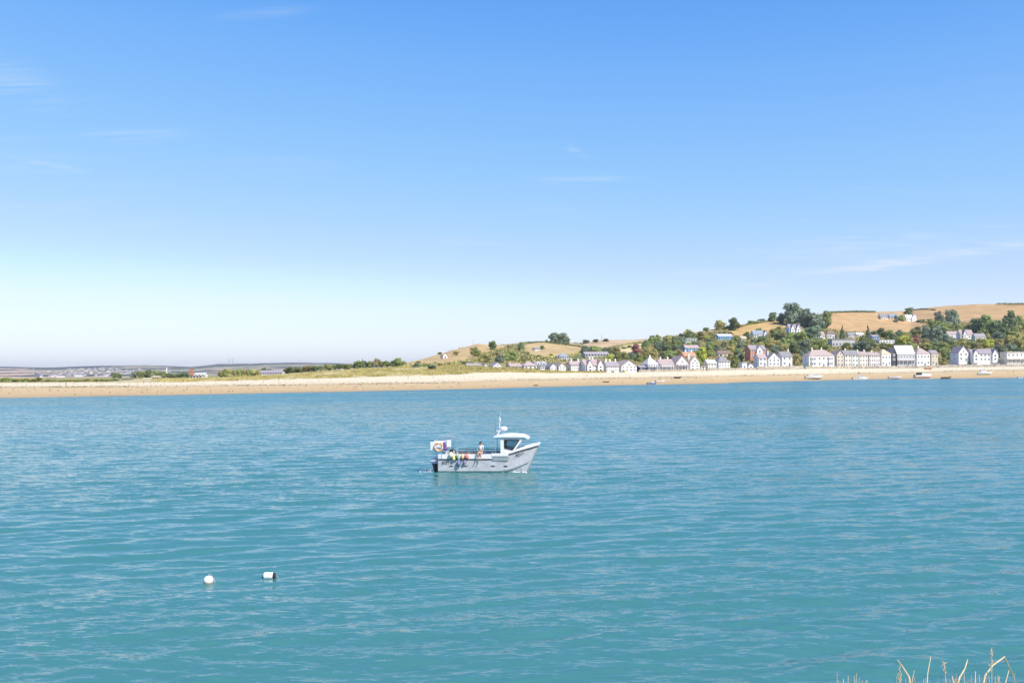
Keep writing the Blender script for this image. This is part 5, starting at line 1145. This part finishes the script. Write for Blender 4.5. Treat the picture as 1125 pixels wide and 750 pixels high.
# white bulwark above the strake, capping rail, black tube drawn for a shadow line
w_ = MB()
for s in (-1, 1):
    y0 = s * 1.262; w_.box(.3, 4.05, min(y0, y0 + s * .02), max(y0, y0 + s * .02), 1.01, 1.36)
    w_.add([(x, s * (yb_(x) + .015), z) for x, z in ((.02, 1.01), (.3, 1.01), (.3, 1.36), (.02, 1.36))] + [(x, s * (yb_(x) - .03), z) for x, z in ((.02, 1.01), (.3, 1.01), (.3, 1.36), (.02, 1.36))], [(0, 1, 2, 3), (7, 6, 5, 4), (0, 4, 5, 1), (2, 6, 7, 3), (0, 3, 7, 4), (1, 5, 6, 2)])
w_.build('bulwark', HW, boat_r)
cap = MB()
for s in (-1, 1):
    cap.tube([(x, s * (yb_(x) - .02), zd(x) + .05) for x in np.linspace(5.1, 7.49, 14)], .06, 8)
    cap.box(4.0, 5.26, s * 1.25 - .07, s * 1.25 + .07, 1.2, 1.40)
cap.tube([(7.49, -.85, 2.02), (7.52, 0, 2.05), (7.49, .85, 2.02)], .06, 8)
cap.build('gunwale_cap', HW, boat_r)
side(1.25, 4.55, lambda x: 1.53, .028, HD, 'shadow_rail', -.08)  # dark tube stands in for the far gunwale's shadow
st = MB()
for x in np.arange(1.3, 4.6, .55):
    for s in (-1, 1): st.tube([(x, s * 1.19, 1.3), (x, s * 1.17, 1.53)], .016, 6)
st.build('shadow_rail_post', ALU, boat_r)  # posts added to carry the shadow tube
pn = MB()
for s in (-1, 1): pn.box(4.02, 5.24, s * 1.265 - .015, s * 1.265 + .02, .84, 1.185)
pn.build('side_panel', HP, boat_r, bevel=.01)
sc_ = MB()
for x in (1.0, 2.05, 4.1, 5.05):
    for s in (-1, 1): sc_.box(x - .15, x + .15, s * 1.244 - .02, s * 1.244 + .02, .44, .50)
sc_.build('scupper', HD, boat_r, bevel=.012)
for s in (-1, 1):
    pts = [(x + .015, s * float(np.interp(x, (6.6, 7.49), (.845, .85))), zk(x)) for x in (6.64, 6.8, 7.0, 7.25, 7.49)]
    MB().tube(pts, .045, 8).build('stem_guard', HP, boat_r)
# spray strip on the bow flare
side(5.0, 6.75, lambda x: .12 + .62 * ((x - 5.0) / 1.75) ** 1.3, .022, HP, 'spray_rail', -.045)
# wheelhouse
ho = [(4.65, 1.1), (5.58, 1.36), (6.42, 2.52), (4.65, 2.52)]; wi = [(4.95, 1.76), (5.55, 1.62), (6.05, 2.36), (4.95, 2.36)]
wh = MB()
for y in (-.86, .86):
    for i in range(4):
        j = (i + 1) % 4
        q = [ho[i], ho[j], wi[j], wi[i]]
        y1 = y + .04 * (1 if y < 0 else -1)
        Vq = [(a[0], y, a[1]) for a in q] + [(a[0], y1, a[1]) for a in q]
        wh.add(Vq, [(0, 1, 2, 3), (7, 6, 5, 4), (3, 2, 6, 7), (0, 3, 7, 4), (0, 4, 5, 1), (1, 5, 6, 2)])
A, Bq = Vector((5.58, 0, 1.36)), Vector((6.42, 0, 2.52))
def fw(f, y): p = A.lerp(Bq, f); return (p.x, y, p.z)
for (f0, f1, y0, y1) in ((0, .3, -.86, .86), (.92, 1, -.86, .86), (.3, .92, -.86, -.76), (.3, .92, .76, .86), (.3, .92, -.05, .05)):
    a = [fw(f0, y0), fw(f0, y1), fw(f1, y1), fw(f1, y0)]; wh.add(a + [(p[0] - .05, p[1], p[2]) for p in a], [(0, 1, 2, 3), (7, 6, 5, 4), (0, 4, 5, 1), (1, 5, 6, 2), (2, 6, 7, 3), (3, 7, 4, 0)])
wh.build('wheelhouse', HW, boat_r)
gl, gt, gb = new_mat('tinted_screen'); gb.inputs['Base Color'].default_value = (.05, .09, .11, 1); gb.inputs['Roughness'].default_value = .05
tr = gt.nodes.new('ShaderNodeBsdfTransparent'); tr.inputs[0].default_value = (.82, .90, .94, 1); ms_ = gt.nodes.new('ShaderNodeMixShader'); ms_.inputs[0].default_value = .18
gt.links.new(tr.outputs[0], ms_.inputs[1]); gt.links.new(gb.outputs[0], ms_.inputs[2]); gt.links.new(ms_.outputs[0], gt.nodes['Material Output'].inputs[0])
for y in (-.845, .835):
    w1 = MB().poly(wi, y, y + .01).build('side_window', gl, boat_r)
    yy = y - .025 if y < 0 else y + .035; fr = MB()
    for i in range(4):
        a, b = wi[i], wi[(i + 1) % 4]; fr.tube([(a[0], yy, a[1]), (b[0], yy, b[1])], .035, 6)
    fr.build('window_frame', HD, w1)
for s in (-1, 1):
    y0, y1 = sorted((s * .06, s * .75)); MB().add([fw(.31, y0), fw(.31, y1), fw(.91, y1), fw(.91, y0)], [(0, 1, 2, 3)]).build('windscreen', gl, boat_r)
MB().box(4.66, 4.70, -.8, -.2, 1.1, 2.45).box(4.66, 4.70, .45, .8, .45, 2.5).build('rear_bulkhead', HP, boat_r)
MB().box(5.2, 5.6, -.78, .78, 1.0, 1.62).box(4.9, 5.2, -.75, -.3, .46, 1.28).build('console', HP, boat_r, bevel=.02)
rf = [(4.12, 2.54), (4.12, 2.62), (4.5, 2.70), (5.4, 2.77), (6.3, 2.70), (6.72, 2.52), (6.76, 2.40), (6.70, 2.37), (6.45, 2.53)]
MB().poly(rf, -1.0, 1.0).build('roof', HW, boat_r, bevel=.03)
MB().tube([(4.25, -.9, 1.35), (4.25, -.9, 2.56)], .03, 8).tube([(4.25, .9, .5), (4.25, .9, 2.56)], .03, 8).build('roof_post', ALU, boat_r)
# coachroof on the foredeck, lamp
MB().poly([(5.55, 1.36), (5.6, 1.56), (6.2, 1.80), (6.75, 1.89), (7.2, 1.95), (7.2, 1.82), (6.2, 1.6)], -.7, .7).build('foredeck', HW, boat_r, bevel=.03)
nav = MB().ell((6.35, -.9, 2.25), (.06, .05, .05), 8, 6).build('navigation_light', mat('lamp_red', (.5, .05, .05), .4), boat_r)
# mast, radar dome and whip aerials
ms = MB()
for s in (-1, 1): ms.tube([(4.35, s * .32, 2.62), (4.5, s * .16, 2.98), (4.6, s * .14, 3.1)], .03, 8)
ms.box(4.3, 4.95, -.2, .2, 2.98, 3.02).tube([(4.5, 0, 2.96), (4.54, 0, 3.66)], .035, 8); ms.build('mast', HW, boat_r)
MB().lathe([(0, 0), (.27, .0), (.29, .06), (.29, .16), (.22, .25), (0, .28)], (4.82, 0, 3.04), n=20).build('radar_dome', HW, boat_r, smooth=True)
MB().lathe([(0, 0), (.05, .02), (.06, .16), (.02, .40), (0, .42)], (4.55, 0, 3.62), n=12).build('aerial_pod', HW, boat_r, smooth=True)
MB().tube([(4.55, 0, 4.0), (4.62, 0, 4.45)], [.014, .006], 6).build('whip_aerial', HW, boat_r)
MB().tube([(4.2, .5, 2.64), (4.12, .5, 3.9)], [.012, .005], 6).build('whip_aerial', HD, boat_r)
# outboards
for s in (-.78, .5):
    e = MB().poly([(-.56, .62), (-.60, .86), (-.50, 1.07), (-.12, 1.10), (0.0, .98), (.0, .60)], s - .2, s + .2).build('engine_cowl', mat('engine_blue_grey', (.22, .30, .45), .3, .1, 2, .5), boat_r, bevel=.06, seg=3)
    MB().poly([(-.50, .615), (-.02, .60), (-.05, .1), (-.08, -.4), (-.34, -.4), (-.36, .1)], s - .11, s + .11).build('engine_leg', HD, e, bevel=.03)
    MB().poly([(-.57, .80), (-.10, .84), (-.10, .9), (-.56, .88)], s - .205, s + .205).build('cowl_band', HW, e)
# stern gantry with white boards
gn = MB()
for s in (-1, 1):
    gn.tube([(.12, s * 1.05, 1.3), (-.25, s * 1.05, 1.62), (-.3, s * 1.05, 2.33), (.95, s * 1.05, 2.42), (.8, s * 1.1, 1.35)], .035, 8)
    gn.tube([(-.3, s * 1.05, 1.75), (.9, s * 1.05, 1.72)], .025, 6)
gn.tube([(-.3, -1.05, 2.33), (-.3, 1.05, 2.33)], .035, 8).tube([(.95, -1.05, 2.42), (.95, 1.05, 2.42)], .035, 8).build('gantry', ALU, boat_r)
MB().box(-.58, -.22, -1.12, -1.06, 1.62, 2.26).box(.64, .98, -1.12, -1.07, 1.86, 2.40).box(-.3, .64, -1.09, -1.05, 2.16, 2.36).box(-.5, .7, .6, .66, 1.7, 2.2).build('spray_board', HW, boat_r, bevel=.02)
# pot hauler and cockpit gear
MB().tube([(1.35, -1.0, 1.3), (1.28, -1.0, 1.62), (1.12, -1.02, 1.75), (.98, -1.05, 1.62)], .035, 8).lathe([(0, -.03), (.14, -.03), (.08, 0), (.14, .03), (0, .03)], (1.0, -1.1, 1.58), 'y').build('pot_hauler', HD, boat_r)
def ftxt(s, size, loc, tilt, name):
    c = bpy.data.curves.new(name, 'FONT'); c.body = s; c.size = size; c.extrude = .004; c.space_character = 1.12
    o = bpy.data.objects.new(name, c); COL.objects.link(o); bpy.context.view_layer.update()
    me = bpy.data.meshes.new_from_object(o.evaluated_get(bpy.context.evaluated_depsgraph_get())); bpy.data.objects.remove(o); me.name = name
    me.materials.clear(); me.materials.append(mat('lettering_dark', (.035, .04, .06), .6)); o = link(name, me, boat_r, loc); o.rotation_euler = Matrix.Rotation(PI / 2, 3, 'X').to_euler(); o.rotation_euler = (PI / 2, -tilt, 0) if tilt else (PI / 2, 0, 0)
    return o
ftxt('BD71', .30, (.32, -1.262, .62), 0, 'lettering')
tx = ftxt('BD71', .28, (5.86, 0, 1.17), math.radians(16), 'lettering')
tx.location = (5.84, -(yb_(5.84) + .03), 1.14); tx.rotation_euler = (Matrix.Rotation(math.radians(7.5), 3, 'Z') @ Matrix.Rotation(math.radians(-16), 3, 'Y') @ Matrix.Rotation(math.radians(90 - 3), 3, 'X')).to_euler()

# things carried by the boat
def carried(o, x, y, z, rz=0): o.location = onb(x, y, z); o.rotation_euler = (0, 0, BYAW + rz); return o
lb = empty('lifebuoy', (0, 0, 0), 0, 'orange and cream lifebuoy hung on the stern gantry of the fishing boat', 'lifebuoy'); carried(lb, .06, -1.19, 1.88)
t_ = MB(); tb = MB()
for i in range(24):
    a0, a1 = 2 * PI * i / 24, 2 * PI * (i + 1) / 24; tgt = tb if i % 6 == 5 else t_
    tgt.tube([(.28 * math.cos(a), 0, .28 * math.sin(a)) for a in (a0, (a0 + a1) / 2, a1)], .083, 10, cap=False)
t_.build('ring', mat('buoy_orange', (.72, .36, .16), .6), lb, smooth=True); tb.build('band', HW, lb, smooth=True)
bg_ = MB().ell((0, 0, 0), (.13, .10, .26)).ell((.05, 0, -.28), (.21, .12, .13)).build('bag', mat('cloth_purple', (.16, .09, .26), .9, .2, 6), None, smooth=True); carried(bg_, .52, -1.15, 2.02); tag(bg_, 'dark purple bag hanging between the white boards of the stern gantry', 'bag')
def fender(x, z, r1, l, col, label, kind='teardrop', y=-1.36, lean=0):
    r = empty('fender', (0, 0, 0), 0, label, 'fender', 'fenders along the fishing boat side'); carried(r, x, y, z)
    prof = [(0, -l / 2), (r1 * .75, -l * .38), (r1, -l * .12), (r1 * .85, l * .15), (r1 * .3, l * .42), (0, l / 2)] if kind == 'teardrop' else [(0, -l / 2), (r1, -l * .42), (r1, l * .42), (0, l / 2)]
    o = MB().lathe(prof, n=16).build('float', mat('float_%d%d%d' % tuple(int(c * 99) for c in col), col, .5, .1), r, smooth=True); o.rotation_euler = (0, lean, 0)
    MB().tube([(0, 0, l / 2 - .02), (0, .08, max(l / 2, 1.45 - z))], .012, 5).build('lanyard', mat('rope', (.5, .45, .35), .9), r)
    return r
fender(1.02, 1.32, .20, .46, (.74, .66, .40), 'big cream yellow float at the aft end of the boat side')
fender(1.22, 1.05, .13, .34, (.58, .58, .26), 'yellow green float beside the big cream one')
fender(1.58, .72, .17, .55, (.16, .19, .36), 'dark blue float hanging lowest near the stern')
fender(1.42, 1.14, .09, .30, (.07, .16, .06), 'small dark green float above the dark blue one', 'can')
fender(1.86, 1.16, .10, .34, (.72, .48, .22), 'small amber float between the blue and the red ones', 'can')
fender(2.18, 1.20, .15, .42, (.60, .20, .17), 'red float hanging on the middle of the boat side')
fender(2.02, .78, .11, .40, (.28, .20, .33), 'purple float just below the red one', lean=.35)
pot = MB().box(-.35, .35, -.25, .25, 0, .04)
for x in np.linspace(-.33, .33, 6): pot.tube([(x, -.24, .04), (x, -.22, .26), (x, 0, .36), (x, .22, .26), (x, .24, .04)], .018, 5)
for y, z in ((-.24, .1), (-.2, .27), (0, .36), (.2, .27), (.24, .1)): pot.tube([(-.33, y, z), (.33, y, z)], .014, 5)
pot = pot.build('lobster_pot', HD, None); carried(pot, 2.5, .55, .98); tag(pot, 'black lobster pot lying aft in the fishing boat cockpit', 'lobster pot', 'lobster pots in the cockpit')
p2 = pot.copy(); COL.objects.link(p2); carried(p2, 1.7, .6, .98); p2['label'] = 'black lobster pot next to the stern in the fishing boat cockpit'
for x, o in ((2.5, pot), (1.7, p2)):
    b_ = MB().box(-.4, .4, -.3, .3, 0, .52).mesh('fish_box', mat('box_blue_grey', (.30, .36, .42), .6)); b_ = link('fish_box', b_); carried(b_, x, .57, .455); tag(b_, f"grey fish box under the {'forward' if x > 2 else 'aft'} lobster pot", 'box', 'fish boxes in the cockpit')
person(onb(3.22, -1.14, 1.42), BYAW - PI / 2 - .25, seatp, 'bare legged person in a white top sitting on the side of the fishing boat', (.78, .72, .74), ((.60, .42, .34), False))
hp = stand(0, .32); hp['wrL'] = (.42, .2, 1.12); hp['wrR'] = (.42, -.2, 1.12)
person(onb(4.98, -.1, .46), BYAW, hp, 'dark clothed person steering inside the wheelhouse of the fishing boat', (.05, .05, .07), ((.05, .06, .09), True))
# foam at the stems and a churned trail behind the outboards
FO = mat('foam', (.80, .84, .85), .8, .05)
def foam(label, gen, n, seed):
    r = np.random.default_rng(seed); mb = MB()
    for _ in range(n):
        x, y, s = gen(r); k_ = int(r.integers(5, 8)); V = [(x + s * r.uniform(.6, 1.3) * math.cos(2 * PI * j / k_), y + s * .55 * r.uniform(.6, 1.3) * math.sin(2 * PI * j / k_), 0.01) for j in range(k_)]
        mb.add(V + [(x, y, s * .25 + .03)], [(j, (j + 1) % k_, k_) for j in range(k_)])
    o = mb.build('foam', FO, None); o.location = B0; o.rotation_euler = (0, 0, BYAW); o['kind'] = 'stuff'; return o
foam('', lambda r: (r.uniform(-1.5, .1), r.choice([-.78, .5]) + r.normal(0, .14), abs(r.normal(.035, .025))), 90, 1)
foam('', lambda r: (6.62 - abs(r.normal(0, .8)), r.choice([-1, 1]) * (.95 + r.uniform(0, .35)), abs(r.normal(.04, .02))), 80, 2)

# ------------------------------------------------------------------ mooring buoys
pb = Vector(((227.0 - CX) / F * 32.6, 32.6, 0)); k = 32.6 / F
b1 = empty('mooring_buoy', pb, .3, 'round white mooring buoy floating on the open water', 'buoy')
MB().ell((0, 0, .10), (.17, .17, .16), 24, 14).build('float', mat('buoy_white', (.80, .79, .78), .5, .08, 4), b1, smooth=True)
MB().lathe([(.172, -.03), (.172, .015), (.16, .03)], n=24).build('waterline_stain', mat('slime_brown', (.25, .17, .10), .8, .3, 6), b1, smooth=True)
MB().tube([(0, 0, .25), (0, 0, .30), (.04, 0, .33), (.07, 0, .29)], .012, 6).build('ring', M_STEEL, b1)
MB().tube([(.07, 0, .29), (.14, -.03, .22), (.19, -.05, .10), (.24, -.06, -.04)], .009, 6).build('rope', mat('rope', (.5, .45, .35), .9), b1)
pb = Vector(((294.0 - CX) / F * 33.4, 33.4, 0))
b2 = empty('mooring_buoy', pb, -.05, 'white cylindrical buoy with a black end lying on the water', 'buoy')
MB().lathe([(0, -.20), (.105, -.20), (.13, -.17), (.13, .13), (.12, .145)], (0, 0, .06), 'x').build('float', mat('buoy_white', (.8, .8, .8)), b2, smooth=False)
MB().lathe([(.122, .146), (.12, .19), (.06, .23), (0, .23)], (0, 0, .06), 'x').lathe([(0, -.235), (.05, -.23), (.105, -.202)], (0, 0, .06), 'x').build('end_cap', HD, b2)
MB().tube([(.22, 0, .06), (.30, 0, .05), (.34, 0, -.03)], .012, 6).build('shackle', M_STEEL, b2)

# ------------------------------------------------------------------ the bank the photographer stands on, with dry grass
bx = np.linspace(-9, 12, 60); by = np.array([-10, -4, -1, 0.5, 1.6, 2.4, 3.0, 3.5, 4.2, 5.5, 7.5, 10])
bz = np.array([6.0, 6.0, 5.95, 5.9, 5.85, 5.8, 5.7, 5.55, 4.9, 3.2, .9, -2.5])
BX, BY = np.meshgrid(bx, by, indexing='ij'); BZ = np.broadcast_to(bz, BX.shape) + fbm(BX * 1.3, BY * 1.3, 61) * .12 * (BY < 4) + fbm(BX * .8, BY * .8, 62) * .25 * (BY >= 4)
idx = np.arange(BX.size).reshape(BX.shape)
struct(link('bank', mesh_np('bank', np.stack([BX, BY, BZ], -1).reshape(-1, 3), np.stack([idx[:-1, :-1], idx[1:, :-1], idx[1:, 1:], idx[:-1, 1:]], -1).reshape(-1, 4), mat('bank_turf', (.20, .18, .09), .95, .4, 3), True)))
STR = mat('dry_straw', (0.60, 0.47, 0.27), .8, .25, 30); STP = mat('dry_straw_rosy', (0.46, 0.36, 0.23), .8, .25, 30)
rs = random.Random(21)
def stalk(root, pts, w0, ear=False, m=None, Yd=3.1):
    """a dry stalk through picture points (px, py), rooted in the turf"""
    P3 = [at(px, py, Yd + .05 * i) - root.location for i, (px, py) in enumerate(pts)]
    b0 = P3[0].copy(); dz = b0.z - (5.66 - root.location.z); base_ = Vector((b0.x * .8, b0.y, 5.66 - root.location.z)); P3 = [base_] + P3
    n = len(P3); o = MB().tube(P3, [.6 * w0 * (1 - .55 * i / (n - 1)) for i in range(n)], 6).build('stem', m or STR, root)
    if ear:
        tip, d = P3[-1], (P3[-1] - P3[-2]).normalized(); e = MB()
        for i in range(22):
            q = tip - d * (.004 * i) + Vector((rs.gauss(0, .003), rs.gauss(0, .003), 0)); e.tube([q, q + d * .012 + Vector((rs.gauss(0, .004), rs.gauss(0, .004), 0))], [.0016, .0004], 4)
        e.build('seed_head', STP, o)
def tuft(px, label, stalks):
    c = at(px, 760, 3.1); r = empty('dry_grass', (c.x, c.y, 5.66), 0, label, 'grass tuft', 'dry grass tufts on the bank')
    for s in stalks: stalk(r, *s[:1], s[1], *s[2:])
    for _ in range(16):
        x = px + rs.uniform(-18, 18); y = rs.uniform(737, 757); stalk(r, [(x, 775), (x + rs.uniform(-4, 4), y)], .0022, False, rs.choice([STR, STP]), rs.uniform(2.9, 3.4))
tuft(930, 'sparse dry grass tuft whose tips barely reach the picture, left of the others', [([(927, 770), (926.5, 746)], .0045), ([(953, 770), (952.5, 746.5)], .004, False, STP)])
tuft(1001, 'dry grass tuft with one thick stem bent to the left and another upright', [([(1003, 765), (998.5, 743), (991.5, 732), (986, 724.5)], .0075), ([(1001, 765), (1002.5, 745), (1004.5, 736)], .004, False, STP), ([(1018, 765), (1019, 740), (1022.5, 721)], .0045), ([(988.5, 765), (988.6, 734)], .0026, True, STP)])
tuft(1052, 'dry grass tuft with a forked pale stem and feathery heads', [([(1040, 765), (1038, 735), (1036.6, 727)], .0035, True, STP), ([(1048, 765), (1054, 744), (1060, 734), (1063, 724)], .0065), ([(1050, 765), (1046, 742)], .006), ([(1071, 765), (1071.6, 737)], .005), ([(1060, 765), (1059, 738)], .003, False, STP)])
tuft(1096, 'dry grass tuft with a pale stem folded over like a roof, rightmost', [([(1078, 765), (1082, 742), (1091, 730), (1103.5, 721), (1110, 735), (1117, 752)], .0055), ([(1104, 752), (1108.5, 735.5)], .004), ([(1089.6, 765), (1089.6, 735), (1089.4, 713)], .0026, True, STP), ([(1096, 765), (1097, 743)], .005, False, STP)])

# weed and drift along the tide lines
r = np.random.default_rng(77); N_ = 5200
u = r.uniform(-30, 1180, N_); t_ = np.where(r.random(N_) < .6, 1.02 + r.normal(0, .05, N_), r.uniform(.2, 1.95, N_)); P_, _ = ground_np(u, np.clip(t_, .15, 1.95))
ok = fbm(P_[:, 0] / 18, P_[:, 1] / 6, 71) > -.05; P_ = P_[ok]
N2 = np.tile([0, -.25, 1.0], (len(P_), 1)); V, Fc = leaves_at(P_ + [0, 0, .12], N2, .26, r)
stuff('seaweed', V, Fc, mat('drift_weed', (.16, .12, .07), .9, .3, .5))
